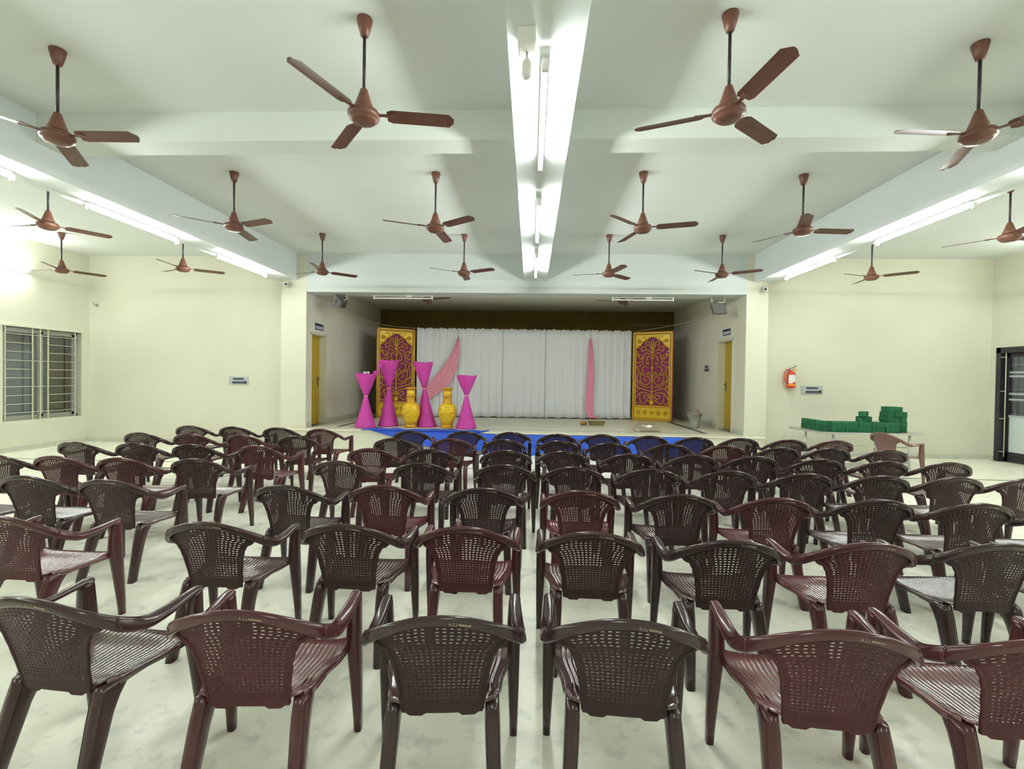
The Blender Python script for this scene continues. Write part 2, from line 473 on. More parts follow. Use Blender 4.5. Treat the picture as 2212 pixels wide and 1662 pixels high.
# ================================================================== LIGHTS
def tube_light(name, label, group, x, y0, y1, z, top, outer=0, lit=True, along='y'):
    """batten fitting with a fluorescent tube, hung on two brackets from `top`"""
    e = tag(empty(name, (x, (y0+y1)/2, top)), label, 'tube light', group)
    L = (y1-y0)/2; dz = z-top
    dx = outer*.035
    MB().box(-.022+dx, .022+dx, -L+.02, L-.02, dz+.028, dz+.062).build('batten', M['batten'], e, .004)
    for s in (-1, 1):
        MB().box(-.02+dx, .02+dx, s*L-.03, s*L+.005, dz-.035, dz+.045).build('lamp_holder', M['white_plastic'], e, .006)
        yb = s*(L-.16)
        MB().tube([(dx, yb, 0), (dx, yb, dz+.06)], .008, 6).build('bracket', M['batten'], e)
    MB().tube([(0, -L+.03, dz), (0, L-.03, dz)], .019, 8, False).build('tube', M['tube'] if lit else M['dark_tube'], e)
    return e


cyc = ((3.05, 4.50), (5.38, 6.88), (7.72, 9.24))
nm = ('nearest the camera', 'second from the stage', 'nearest the stage')
for (a, b), n in zip(cyc, nm):
    tube_light('tube_light', 'lit tube light under the central beam, ' + n, 'tube lights under the beams', .06, a, b, 3.64, BZ)
for x, wside, oo in ((-5.52, 'window-side', -1), (5.02, 'table-side', 1)):
    for (a, b), n in zip(((3.35, 4.80), (5.62, 7.12), (8.05, 9.55)), nm):
        tube_light('tube_light', 'lit tube light under the %s beam, %s' % (wside, n), 'tube lights under the beams', x, a, b, 3.685, BZ, oo)
# lit fittings added out of view behind the viewer to light the near chairs
for x, n in ((-5.52, 'window-side'), (.06, 'central'), (5.02, 'table-side')):
    tube_light('tube_light', 'added tube light on the %s beam behind the last row' % n, 'added tube lights behind the viewer', x, -1.6, -.1, 3.66, BZ)

for x, n in ((-5.52, 'window-side'), (5.02, 'table-side')):
    tube_light('tube_light', 'added tube light on the %s beam level with the viewer' % n, 'added tube lights behind the viewer', x, .95, 2.42, 3.685, BZ)  # unseen pair added to brighten the near floor


def wall_tube(x, y, z, side, label):
    e = tag(empty('wall_tube_light', (x, y, z)), label, 'tube light')
    s = side
    a, b = sorted((0, s*.04))
    MB().box(a, b, -.70, .70, -.03, .03).build('batten', M['batten'], e, .004)
    for k in (-1, 1):
        a, b = sorted((s*.02, s*.10))
        MB().box(a, b, k*.72-.03, k*.72+.03, -.025, .025).build('lamp_holder', M['white_plastic'], e, .005)
    MB().tube([(s*.08, -.70, 0), (s*.08, .70, 0)], .019, 8, False).build('tube', M['tube'], e)


wall_tube(XL, 8.50, 3.68, 1, 'glowing tube light on the wall above the barred window')
wall_tube(XR, 8.3, 3.72, -1, 'tube light on the wall above the dark door')
M['tube_dim'] = mat('passage_tube', (1, 1, 1), .4, emit=(TUBE_COLOR, 40.0))
e = tag(empty('passage_tube_light', (10.25, 11.5, 3.1)), 'tube light in the passage beyond the dark door', 'tube light')
MB().box(-.05, 0, -.62, .62, -.03, .03).build('batten', M['batten'], e)
MB().tube([(.06, -.6, 0), (.06, .6, 0)], .016, 8, False).build('tube', M['tube_dim'], e)
for k in (-1, 1):
    MB().box(-.02, .08, k*.61-.02, k*.61+.02, -.02, .02).build('lamp_holder', M['white_plastic'], e)
wall_tube(XL, 3.4, 3.68, 1, 'tube light on the window wall beside the viewer')
wall_tube(XR, 3.4, 3.72, -1, 'tube light on the door wall beside the viewer')

# junction box and hanging bulb at the near end of the central beam
e = tag(empty('bulb_holder', (-.055, 2.93, BZ)), 'white square box with a hanging lamp under the central beam', 'lamp')
MB().box(-.055, .055, -.07, .07, -.10, 0).build('box', M['white_plastic'], e, .006)
MB().lathe([(.042, -.006), (.042, -.014), (.02, -.02)], (0, -.07, -.05), 16).xform(Matrix.Translation((0, -.07, -.05)) @ Matrix.Rotation(PI/2, 4, 'X') @ Matrix.Translation((0, .07, .05))).build('cover_plate', M['white_plastic'], e)
MB().tube([(0, .02, -.10), (0, .02, -.145)], .007, 8).build('stem', M['grey_metal'], e)
MB().lathe([(.004, -.145), (.022, -.152), (.030, -.17), (.030, -.245), (.022, -.262), (.004, -.266)], (0, .02, 0), 16).build('bulb', M['dark_tube'], e)

# ================================================================== CEILING FANS
def fan_meshes():
    g = {}
    g['canopy'] = MB().lathe([(.012, -.135), (.030, -.13), (.047, -.07), (.060, -.012), (.058, 0)], n=20).mesh('canopy')
    g['rod'] = MB().tube([(0, 0, -.10), (0, 0, -.56)], .0125, 10).mesh('rod')
    g['shroud'] = MB().lathe([(.014, -.53), (.026, -.535), (.042, -.585), (.058, -.635), (.074, -.675), (.070, -.685)], n=24).mesh('shroud')
    g['motor'] = MB().lathe([(.03, -.678), (.072, -.690), (.108, -.700), (.118, -.715), (.120, -.742), (.112, -.757), (.098, -.764), (.096, -.772), (.080, -.785), (.030, -.792), (.002, -.793)], n=32).mesh('motor')
    rings = []
    for i in range(15):
        t = i/14; x = .175+t*.51
        wd = .066*min(1, .72+t*4)*(1 if t < .93 else math.sqrt(max(.12, 1-((t-.93)/.075)**2)))
        tw = math.radians(-13)
        r = []
        for (yy, zz) in ((-1, 0), (-.35, .009), (.35, .009), (1, 0), (.35, .005), (-.35, .005)):
            y = yy*wd; z = zz + (.001 if abs(yy) == 1 else 0)
            r.append((x, y*math.cos(tw)-z*math.sin(tw), y*math.sin(tw)+z*math.cos(tw)-.728))
        rings.append(r)
    bl = MB().loft(rings, True, False)
    g['blade'] = bl.mesh('blade')
    br = MB()
    br.loft([[(x, y*wd, -.722+dz) for (y, dz) in ((-1, -.004), (1, -.004), (1, .004), (-1, .004))] for x, wd in ((.10, .020), (.14, .014), (.165, .018), (.235, .030))], True, False)
    g['blade_iron'] = br.mesh('blade_iron')
    return g


FAN = fan_meshes()


def fan(x, y, z, deg, label, group, rodscale=1.0):
    e = tag(empty('ceiling_fan', (x, y, z)), label, 'fan', group)
    child('canopy', FAN['canopy'], e, M['fan'])
    r = child('rod', FAN['rod'], e, M['rod'])
    up = 0
    if rodscale != 1.0:
        up = .46*(1-rodscale)
        r.scale = (1, 1, rodscale); r.location = (0, 0, -.10*(1-rodscale))
    child('shroud', FAN['shroud'], e, M['fan'], (0, 0, up))
    child('motor', FAN['motor'], e, M['fan'], (0, 0, up))
    for k in range(3):
        a = math.radians(deg+120*k)
        b = child('blade', FAN['blade'], e, M['fan_blade'], (0, 0, up), a)
        i = child('blade_iron', FAN['blade_iron'], b, M['fan'])
    return e


ords = ('first', 'second', 'third', 'fourth')
fx = (-4.05, -1.31, 1.44, 3.55)
rowA = ((3.84, 2), (3.56, 9), (3.57, 39), (3.92, 65))
rowB = ((6.2, -20), (6.24, -35), (6.25, -15), (6.34, 5))
rowC = ((8.88, 40), (8.92, -28), (8.93, 45), (8.95, -33))
for row, rn in ((rowA, 'row nearest the camera'), (rowB, 'middle row'), (rowC, 'row nearest the stage')):
    for k, (y, a) in enumerate(row):
        fan(fx[k], y, CEIL, a, 'brown ceiling fan, %s from the left in the %s' % (ords[k], rn), 'ceiling fans over the chairs')
side = 'ceiling fans in the side bays'
fan(-6.62, 6.15, CEIL, -65, 'brown ceiling fan beyond the window-side beam, nearer the camera', side)
fan(-9.25, 8.85, CEIL, -65, 'brown ceiling fan in the corner above the barred window', side)
fan(-6.66, 8.68, CEIL, -85, 'brown ceiling fan beside the window-side beam, nearer the stage', side)
fan(6.38, 9.1, CEIL, 80, 'brown ceiling fan beyond the table-side beam, nearer the stage', side)
fan(6.42, 6.6, CEIL, 10, 'brown ceiling fan beyond the table-side beam, nearer the camera', side)
fan(-2.62, 11.6, SCZ, -25, 'brown stage fan half hidden behind the lintel, window side', 'stage fans', .05)
fan(2.24, 11.7, SCZ, 190, 'brown stage fan half hidden behind the lintel, table side', 'stage fans', .05)

# ================================================================== CHAIRS
# centre line of the band that runs over the top of the back and on into each arm (half): x, y, z, half width, roll
BAND = ((0, -.302, .788, .021, 15), (.08, -.299, .781, .021, 14), (.15, -.289, .762, .022, 10), (.207, -.270, .737, .0245, 4), (.250, -.240, .708, .027, -4),
        (.279, -.198, .676, .030, -12), (.290, -.150, .652, .031, -24), (.290, -.100, .632, .030, -40), (.288, -.05, .624, .029, -54),
        (.286, .02, .625, .027, -66), (.285, .09, .633, .0255, -78), (.284, .15, .641, .0245, -87), (.284, .187, .643, .023, -90))


def lin(x, tab):
    for (a, b), (c, d) in zip(tab, tab[1:]):
        if x <= c: return b+(d-b)*(x-a)/(c-a)
    return tab[-1][1]


def arch(x):
    return lin(abs(x), [(p[0], p[2]) for p in BAND[:6]])


def back_w(t):
    return interp(t, ((0, .150), (.2, .157), (.45, .168), (.6, .180), (.72, .197), (.84, .232), (.93, .256), (1, .260)))


def back_x(s, t):
    w = back_w(t); hw = min(w-.022, .205)
    a = abs(s)
    x = a/.86*hw if a <= .86 else hw+(w-hw)*(a-.86)/.14
    return math.copysign(x, s)


def back_pt(s, t, off=0.0):
    x = back_x(s, t)
    zb = .40
    z = zb + t*(arch(x)-zb)
    h = (z-.40)/.40
    y = -.190 - .092*h - .018*h*h + (.018+.042*h)*(x/.20)**2*.62
    n = Vector((-.35*x/.2, 1, .26)).normalized()
    return Vector((x, y, z)) + n*off


def make_back():
    mb = MB()
    NC, NR = 16, 21
    s0, s1, t0, t1 = -.86, .86, .12, .93
    hs, ht = .245, .19                                  # half hole size as share of a cell
    us = [-1, -.93]
    vs = [0, .06]
    for i in range(NC):
        c = s0+(s1-s0)*(i+.5)/NC; d = (s1-s0)/NC
        us += [c-d*hs, c+d*hs]
    us += [.93, 1]
    for j in range(NR):
        c = t0+(t1-t0)*(j+.5)/NR; d = (t1-t0)/NR
        vs += [c-d*ht, c+d*ht]
    vs += [.965, 1]
    nu, nv = len(us), len(vs)
    TH = .003

    def relief(i, j):
        # woven look: strands between the holes stand a little proud, alternating
        if i < 2 or i > nu-3 or j < 2 or j > nv-3: return .0015
        return .0005*((1 if ((i//2) % 2) else -1)*(1 if ((j//2) % 2) else -1))
    F = [[back_pt(u, v, -TH/2-relief(i, j)) for j, v in enumerate(vs)] for i, u in enumerate(us)]
    B = [[back_pt(u, v, TH/2-relief(i, j)) for j, v in enumerate(vs)] for i, u in enumerate(us)]
    V = [p for r in F for p in r] + [p for r in B for p in r]
    N = nu*nv; faces = []

    def hole(i, j):
        if i < 2 or j < 2 or i >= nu-3 or j >= nv-3: return False
        if not ((i % 2 == 0) and (j % 2 == 0)): return False
        row = (j-2)//2; col = (i-2)//2
        if row >= NR-1 and (col < 3 or col > NC-4): return False       # closed under the arch
        if row >= NR-2 and (col < 1 or col > NC-2): return False
        return True
    for i in range(nu-1):
        for j in range(nv-1):
            a = i*nv+j
            if hole(i, j):
                q = (a, a+nv, a+nv+1, a+1)
                for k in range(4):
                    p, r = q[k], q[(k+1) % 4]
                    faces.append((p, r, N+r, N+p))
                continue
            faces.append((a, a+1, a+nv+1, a+nv))
            faces.append((N+a, N+a+nv, N+a+nv+1, N+a+1))
    for i in range(nu-1):
        for j in (0, nv-1):
            a = i*nv+j; faces.append((a, a+nv, N+a+nv, N+a))
    for j in range(nv-1):
        for i in (0, nu-1):
            a = i*nv+j; faces.append((a, a+1, N+a+1, N+a))
    mb.add(V, faces, False)
    for sgn in (-1, 1):                                  # rounded side rails along both panel edges
        mb.tube([back_pt(sgn*.985, t/24*.95, 0) for t in range(25)], [.007+.004*(t/24) for t in range(25)], 8)
    # wavy lower lip
    R = []
    for k in range(21):
        x = -.15+.30*k/20; zl = .392+(-.010 if 2 <= k <= 5 or 15 <= k <= 18 else 0)
        y = back_pt(x/.150*.999, 0).y
        R.append([(x, y-.006, .415), (x, y+.006, .415), (x, y+.006, zl), (x, y-.006, zl)])
    mb.loft(R, True, False)
    return mb


def sect(c, a, b, n=10, pw=.75):
    r = []
    for j in range(n):
        th = 2*PI*j/n
        ca, sa = math.cos(th), math.sin(th)
        r.append(c + a*math.copysign(abs(ca)**pw, ca) + b*math.copysign(abs(sa)**pw, sa))
    return r


def band_at(q):
    """q in 0..12 along the right half of the band, negative for the mirror half: centre, half-width and half-thickness vectors"""
    sg = -1 if q < 0 else 1
    q = abs(q); i = min(int(q), len(BAND)-2); t = q-i

    def pt(k):
        if k < 0:
            p = BAND[-k]; return (-p[0],)+p[1:]
        return BAND[min(k, len(BAND)-1)]
    p0, p1, p2, p3 = pt(i-1), pt(i), pt(i+1), pt(i+2)
    v = [.5*((2*b)+(c-a)*t+(2*a-5*b+4*c-d)*t*t+(3*b-a-3*c+d)*t**3) for a, b, c, d in zip(p0, p1, p2, p3)]
    dv = [.5*((c-a)+2*(2*a-5*b+4*c-d)*t+3*(3*b-a-3*c+d)*t*t) for a, b, c, d in zip(p0, p1, p2, p3)]
    tan = Vector((dv[0], dv[1], 0)).normalized()
    nrm = Vector((tan.y, -tan.x, 0))
    r = math.radians(v[4]); up = Vector((0, 0, 1))
    a = (up*math.cos(r)+nrm*math.sin(r))*v[3]
    b = (nrm*math.cos(r)-up*math.sin(r))*(.0135+.0035*math.exp(-((q-6.5)/2.2)**2))
    c = Vector(v[:3])
    if sg < 0:
        c.x = -c.x; a.x = -a.x; b.x = -b.x
    return c, a, b


def make_rim():
    return MB().loft([sect(*band_at(-5+10*i/40)) for i in range(41)])


def make_arm(sg):
    return MB().loft([sect(*band_at(sg*(4.9+7.1*i/32))) for i in range(33)])


def make_front_leg(sg):
    R = []
    for z, x, y, hx, hy in ((.646, .284, .166, .025, .022), (.62, .283, .164, .027, .030), (.55, .281, .164, .029, .035), (.46, .279, .166, .031, .040), (.40, .280, .172, .030, .037),
                            (.25, .284, .187, .025, .030), (.10, .287, .201, .020, .023), (0, .288, .208, .017, .019)):
        R.append(sect(Vector((sg*x, y, z)), Vector((hx, 0, 0)), Vector((0, hy, 0)), 12, .6))
    return MB().loft(R)


def make_rear_leg(sg):
    R = []
    for z, x, y, hx, hy in ((.416, .184, -.128, .026, .066), (.385, .185, -.141, .028, .062), (.35, .186, -.162, .029, .052), (.30, .188, -.183, .029, .044), (.15, .195, -.228, .027, .036), (0, .204, -.272, .024, .031)):
        R.append(sect(Vector((sg*x, y, z)), Vector((hx, 0, 0)), Vector((0, hy, 0)), 12, .6))
    return MB().loft(R)


def make_seat():
    nu, nv = 93, 15
    top, bot = [], []
    for i in range(nu):
        u = -1+2*i/(nu-1)
        rt, rb = [], []
        for j in range(nv):
            v = j/(nv-1)
            wd = interp(v, ((0, .190), (.25, .212), (.75, .256), (1, .262)))
            x = u*wd
            y = -.183+.397*v
            z = interp(v, ((0, .419), (.25, .409), (.6, .412), (.9, .424), (1, .414))) + .016*abs(u)**5
            ridge = .0026*math.cos((i % 4)/4*2*PI) if (abs(u) < .88 and .04 < v < .93) else 0
            rt.append((x, y, z+ridge)); rb.append((x, y, z-.006))
        top.append(rt); bot.append(rb)
    mb = MB().gridsolid(top, bot)
    # turned-down edge
    for sg in (-1, 1):
        R = []
        for v in (0.05, .2, .4, .6, .8, .98):
            wd = interp(v, ((0, .190), (.25, .212), (.75, .256), (1, .262)))
            y = -.183+.397*v
            z = interp(v, ((0, .419), (.25, .409), (.6, .412), (.9, .424), (1, .414)))+.016
            dep = .045-.02*math.sin(v*PI)
            R.append([(sg*(wd-.004), y, z), (sg*(wd+.006), y, z-.004), (sg*(wd+.008), y, z-dep), (sg*wd, y, z-dep)])
        mb.loft(R)
    mb.loft([[(x, .206, .418+.016*abs(x/.262)**5), (x, .220, .412+.016*abs(x/.262)**5), (x, .222, .385), (x, .212, .385)] for x in [-.255+.51*k/10 for k in range(11)]])
    return mb


def text_mesh(txt, size):
    cu = bpy.data.curves.new('lettering', 'FONT'); cu.body = txt; cu.size = size; cu.resolution_u = 2
    o = bpy.data.objects.new('lettering', cu); COL.objects.link(o)
    dg = bpy.context.evaluated_depsgraph_get()
    me = bpy.data.meshes.new_from_object(o.evaluated_get(dg))
    bpy.data.objects.remove(o); bpy.data.curves.remove(cu)
    return me


def make_mark():
    me = text_mesh('A.S.J', .016)
    mb = MB()
    vs = [tuple(v.co) for v in me.vertices]; fs = [tuple(p.vertices) for p in me.polygons]
    bpy.data.meshes.remove(me)
    wmax = max(v[0] for v in vs)
    # the second word is worn to a smear of paint
    def place(u, v, lift=.0009):
        x = .028+u
        q = x/.08 if x < .08 else 1+(x-.08)/.07
        c, a, b = band_at(q)
        return c + a.normalized()*(-.003+v) + b + b.normalized()*lift
    mb.add([place(v[0], v[1]-.002) for v in vs], fs)
    x = wmax+.006
    for k in range(6):
        w = .0045+.002*((k*37) % 3)/2
        mb.add([place(x, .0005), place(x+w, -.0005), place(x+w, .007+.001*(k % 2)), place(x, .008)], [(0, 1, 2, 3)])
        x += w+.0016
    return mb


CH = {'backrest': make_back().mesh('backrest'), 'back_rim': make_rim().mesh('back_rim'), 'seat': make_seat().mesh('seat'), 'stencil_mark': make_mark().mesh('stencil_mark')}
ARM = {s: make_arm(s).mesh('armrest') for s in (-1, 1)}
FLEG = {s: make_front_leg(s).mesh('front_leg') for s in (-1, 1)}
RLEG = {s: make_rear_leg(s).mesh('rear_leg') for s in (-1, 1)}


def put(name, me, parent, m):
    o = bpy.data.objects.new(name, me)
    COL.objects.link(o); o.parent = parent
    if not me.materials: me.materials.append(m)
    o.material_slots[0].link = 'OBJECT'; o.material_slots[0].material = m
    return o


def chair(x, y, rz, kind, label, group, mark=True):
    e = tag(empty('plastic_armchair', (x, y, 0), rz), label, 'chair', group)
    m = CHAIR_M[kind]
    put('backrest', CH['backrest'], e, BACK_M[kind])
    put('back_rim', CH['back_rim'], e, m)
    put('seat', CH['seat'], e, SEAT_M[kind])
    for s in (-1, 1):
        put('armrest', ARM[s], e, m)
        put('leg', FLEG[s], e, m)
        put('leg', RLEG[s], e, m)
    if mark: put('stencil_mark', CH['stencil_mark'], e, M['paint_mark'])
    return e


rows = [
 ('back row nearest the camera', 'bmddmm', [(-1.84, 1.62), (-1.03, 1.58), (-.30, 1.59), (.34, 1.61), (1.07, 1.59), (1.75, 1.58)]),
 ('sixth row from the stage', 'mbbmbdmdd', [(-3.04, 2.53), (-1.81, 2.52), (-1.04, 2.55), (-.36, 2.56), (.35, 2.53), (1.07, 2.46), (1.78, 2.48), (2.49, 2.53), (3.16, 2.53)]),
 ('fifth row from the stage', 'ddbdmdmdmdbd', [(-4.7, 3.53), (-4.0, 3.52), (-3.28, 3.46), (-1.85, 3.42), (-1.12, 3.49), (-.35, 3.48), (.39, 3.47), (1.11, 3.43), (1.78, 3.39), (2.50, 3.41), (3.14, 3.37), (3.77, 3.32)]),
 ('fourth row from the stage', 'bmmbbdddddddbb', [(-5.31, 4.39), (-4.68, 4.39), (-4.0, 4.37), (-3.27, 4.4), (-1.87, 4.45), (-1.05, 4.44), (-.25, 4.44), (.42, 4.4), (1.14, 4.39), (1.85, 4.38), (2.52, 4.33), (3.16, 4.3), (3.78, 4.31), (4.4, 4.33)]),
 ('third row from the stage', 'bbdmmdddddddbb', [(-5.39, 5.3), (-4.68, 5.32), (-3.97, 5.3), (-3.19, 5.3), (-1.84, 5.27), (-1.15, 5.29), (-.28, 5.33), (.39, 5.35), (1.12, 5.25), (1.85, 5.28), (2.50, 5.27), (3.12, 5.17), (3.75, 5.13), (4.37, 5.12)]),
 ('second row from the stage', 'bmmbdmddddmddb', [(-5.42, 6.25), (-4.71, 6.25), (-3.94, 6.21), (-3.2, 6.23), (-1.84, 6.18), (-1.07, 6.26), (-.36, 6.27), (.39, 6.25), (1.05, 6.15), (1.82, 6.13), (2.52, 6.1), (3.12, 6.02), (3.74, 6.06), (4.36, 5.99)]),
 ('front row nearest the stage', 'bbdmddddddddbm', [(-5.42, 7.21), (-4.7, 7.19), (-3.97, 7.18), (-3.25, 7.1), (-1.84, 7.08), (-1.01, 7.16), (-.29, 7.15), (.41, 7.02), (1.08, 7.07), (1.78, 7.01), (2.42, 6.94), (3.07, 6.93), (3.69, 6.87), (4.3, 6.86)])]
ordn = ('first', 'second', 'third', 'fourth', 'fifth', 'sixth', 'seventh', 'eighth', 'ninth', 'tenth', 'eleventh', 'twelfth', 'thirteenth', 'fourteenth')
cname = {'d': 'dark brown', 'b': 'brown', 'm': 'maroon'}
turn = {(0, 0): -5, (0, 1): 3.4, (0, 2): 5, (0, 3): -3.4, (0, 4): -5, (0, 5): -4, (5, 2): -6, (4, 3): -6, (6, 3): -5, (3, 4): -3, (2, 3): -3}
for ri, (rn, kinds, pts) in enumerate(rows):
    for k in range(1, len(pts)):                     # neighbours' arms may nearly touch, never cross
        if pts[k][0] > .3 and pts[k][0]-pts[k-1][0] < .652:
            pts[k] = (pts[k-1][0]+.652, pts[k][1])
    for ci, (x, y) in enumerate(pts):
        rz = math.radians(turn.get((ri, ci), random.uniform(-1.6, 1.6)))
        ox_, oy_ = .302*math.sin(-rz), .302*math.cos(rz)
        chair(x+ox_, y+oy_, rz, kinds[ci], '%s perforated plastic armchair, %s from left in the %s' % (cname[kinds[ci]], ordn[ci], rn), 'plastic armchairs set out in rows')


# the one plain-backed chair by the table
def plain_back():
    n, mR = 17, 15
    F, B = [], []
    for i in range(n):
        u = -1+2*i/(n-1)
        F.append([back_pt(u, j/(mR-1), -.0035) for j in range(mR)])
        B.append([back_pt(u, j/(mR-1), .0035) for j in range(mR)])
    mb = MB().gridsolid(F, B)
    for sgn in (-1, 1):
        mb.tube([back_pt(sgn*.985, t/15*.94, 0) for t in range(16)], .010, 8)
    return mb


e = tag(empty('plain_armchair', (6.20, 8.16, 0), math.radians(-78)), 'lighter rosewood plastic armchair with a plain solid back, by the steel table', 'chair')
pm = CHAIR_M['p']
put('backrest', plain_back().mesh('plain_backrest'), e, pm)
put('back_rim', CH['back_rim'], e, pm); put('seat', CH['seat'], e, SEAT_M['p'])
for s in (-1, 1):
    put('armrest', ARM[s], e, pm); put('leg', FLEG[s], e, pm); put('leg', RLEG[s], e, pm)

# ================================================================== STAGE DRESSING
# five lengths of white curtain
def curtain(x0, x1, label, ph):
    n, k = 64, 14
    y0, y1 = 13.72+.03*ph % .05, 13.95
    F, B = [], []
    rnd = random.Random(int(ph*10)+3)
    zt = [3.075+.012*math.sin(i*.9+ph)+.010*rnd.random() for i in range(n)]
    for i in range(n):
        t = i/(n-1); x = x0+(x1-x0)*t
        yb = 13.75+.045*(x+3.4)
        f, b = [], []
        for j in range(k):
            v = j/(k-1)
            am = .005+.013*(1-v)
            w = math.sin(t*38+ph)+.6*math.sin(t*71+ph*2)+.5*math.sin(t*17+ph*3+.8*(1-v))
            z = (.475+.012*math.sin(t*23+ph))+(zt[i]-.475)*v
            f.append((x, yb+am*w, z)); b.append((x, yb+am*w+.006, z))
        F.append(f); B.append(b)
    o = MB().gridsolid(F, B).build('stage_curtain', M['curtain'])
    o.location = (0, 0, 0)
    return tag(o, label, 'curtain', 'white curtains across the stage')


cx = (-3.40, -2.18, -.85, .42, 1.75, 2.98)
cl = ('white stage curtain beside the gold panel on the window side', 'white stage curtain with the slanting pink sash at its top corner', 'white stage curtain in the middle of the backdrop',
      'white stage curtain just before the straight pink sash', 'white stage curtain beside the gold panel on the table side')
for k in range(5):
    curtain(cx[k]+.004, cx[k+1]-.004, cl[k], 1.3*k+.4)
MB_ = MB().tube([(-3.45, 13.83, 3.085), (3.02, 14.13, 3.085)], .012, 8).build('curtain_rail', M['brass'])
tag(MB_, 'thin rail carrying the white stage curtains', 'rail')

# pink sashes
def sash(rows_, label, seed):
    """rows_: (x_left, x_right, z) from top to bottom"""
    n = 25; F, B = [], []
    P = rows_
    K = 24
    for i in range(n):
        u = i/(n-1); f, b = [], []
        for j in range(K+1):
            s = j/K*(len(P)-1); q = min(int(s), len(P)-2); t = s-q
            xl = P[q][0]+(P[q+1][0]-P[q][0])*t; xr = P[q][1]+(P[q+1][1]-P[q][1])*t
            z = P[q][2]+(P[q+1][2]-P[q][2])*t + (P[q][3]+(P[q+1][3]-P[q][3])*t)*u
            x = xl+(xr-xl)*u
            y = 13.63+.045*(x+3.4)+.012*math.sin(u*19+seed)+.006*math.sin(u*41+j*.2)
            f.append((x, y, z)); b.append((x, y+.004, z))
        F.append(f); B.append(b)
    o = MB().gridsolid(F, B).build('pink_sash', M['pink'])
    return tag(o, label, 'sash', 'pink sashes')


sash([(-2.17, -2.13, 2.80, .02), (-2.33, -2.12, 2.35, .10), (-2.70, -2.17, 1.80, .12), (-3.10, -2.42, 1.32, .05), (-3.26, -2.95, 1.00, 0), (-3.32, -3.15, .62, 0), (-3.33, -3.2, .50, 0)],
     'pink net sash slanting down across the white curtain', .5)
sash([(1.70, 1.78, 2.80, 0), (1.68, 1.83, 2.3, 0), (1.66, 1.86, 1.7, 0), (1.63, 1.85, 1.2, 0), (1.60, 1.84, .8, 0), (1.66, 1.84, .6, -.02), (1.72, 2.05, .49, -.01)],
     'pink net sash hanging straight beside the white curtain', 2.0)


# gold filigree panels -------------------------------------------------
PW, PH = 1.14, 2.58
Zs = .00206                       # metres per measured unit


def pp(px, pz):
    """measured point on the right half -> (x, z) on the panel"""
    return ((px-335)*Zs, PH*(1440-pz)/1250.0)


scroll_pts = [
 [(340, 500), (346, 440), (350, 380), (350, 300)],
 [(345, 430), (372, 400), (375, 350), (397, 325), (425, 342), (424, 372), (402, 378), (394, 360)],
 [(345, 490), (380, 455), (430, 440), (478, 462), (492, 428), (465, 400), (430, 408), (424, 436), (445, 448)],
 [(345, 525), (400, 490), (442, 500), (456, 560), (490, 608), (550, 622), (588, 580), (585, 535), (552, 510), (520, 540), (500, 572), (475, 560), (482, 520), (510, 506)],
 [(420, 590), (404, 640), (384, 640), (384, 615)],
 [(345, 570), (370, 535), (402, 545), (410, 580), (386, 578)],
 [(455, 600), (470, 645), (520, 678), (586, 688)],
 [(400, 690), (440, 676), (472, 708), (462, 760), (424, 800), (405, 790)],
 [(586, 770), (560, 705), (522, 716), (530, 780), (546, 850), (530, 905)],
 [(584, 860), (588, 790), (570, 720)],
 [(500, 750), (498, 830), (482, 900), (425, 942), (372, 905), (362, 850), (400, 818), (442, 838), (432, 880), (402, 872)],
 [(345, 965), (400, 970), (470, 952), (505, 900), (540, 872), (575, 900), (562, 960), (525, 935), (535, 905)],
 [(335, 1035), (400, 1012), (480, 990), (560, 962), (582, 925)],
 [(335, 1105), (380, 1062), (440, 1042), (500, 1052), (540, 1100), (562, 1140)],
 [(335, 1120), (400, 1085), (440, 1082), (442, 1118), (405, 1132)],
 [(345, 1190), (390, 1155), (430, 1190), (480, 1190), (500, 1130), (500, 1060)],
 [(500, 1190), (540, 1198), (568, 1160), (560, 1100)],
 [(345, 830), (368, 765), (396, 770), (384, 812)],
 [(350, 1160), (372, 1110), (400, 1140), (380, 1165)],
 [(516, 980), (540, 1020), (566, 1050), (582, 1030)],
 [(440, 780), (470, 800), (490, 770)],
]
SCR = []
for pts in scroll_pts:
    pair = []
    for sg in (1, -1):
        P = smooth_path([(sg*pp(*p)[0], -.012, pp(*p)[1]) for p in pts], 5)
        n = len(P)
        rr = [.0125*(.75+.25*math.sin(PI*i/(n-1))) for i in range(n)]
        pair.append(MB().tube(P, rr, 6).mesh('scroll'))
    SCR.append(pair)
MED = {}


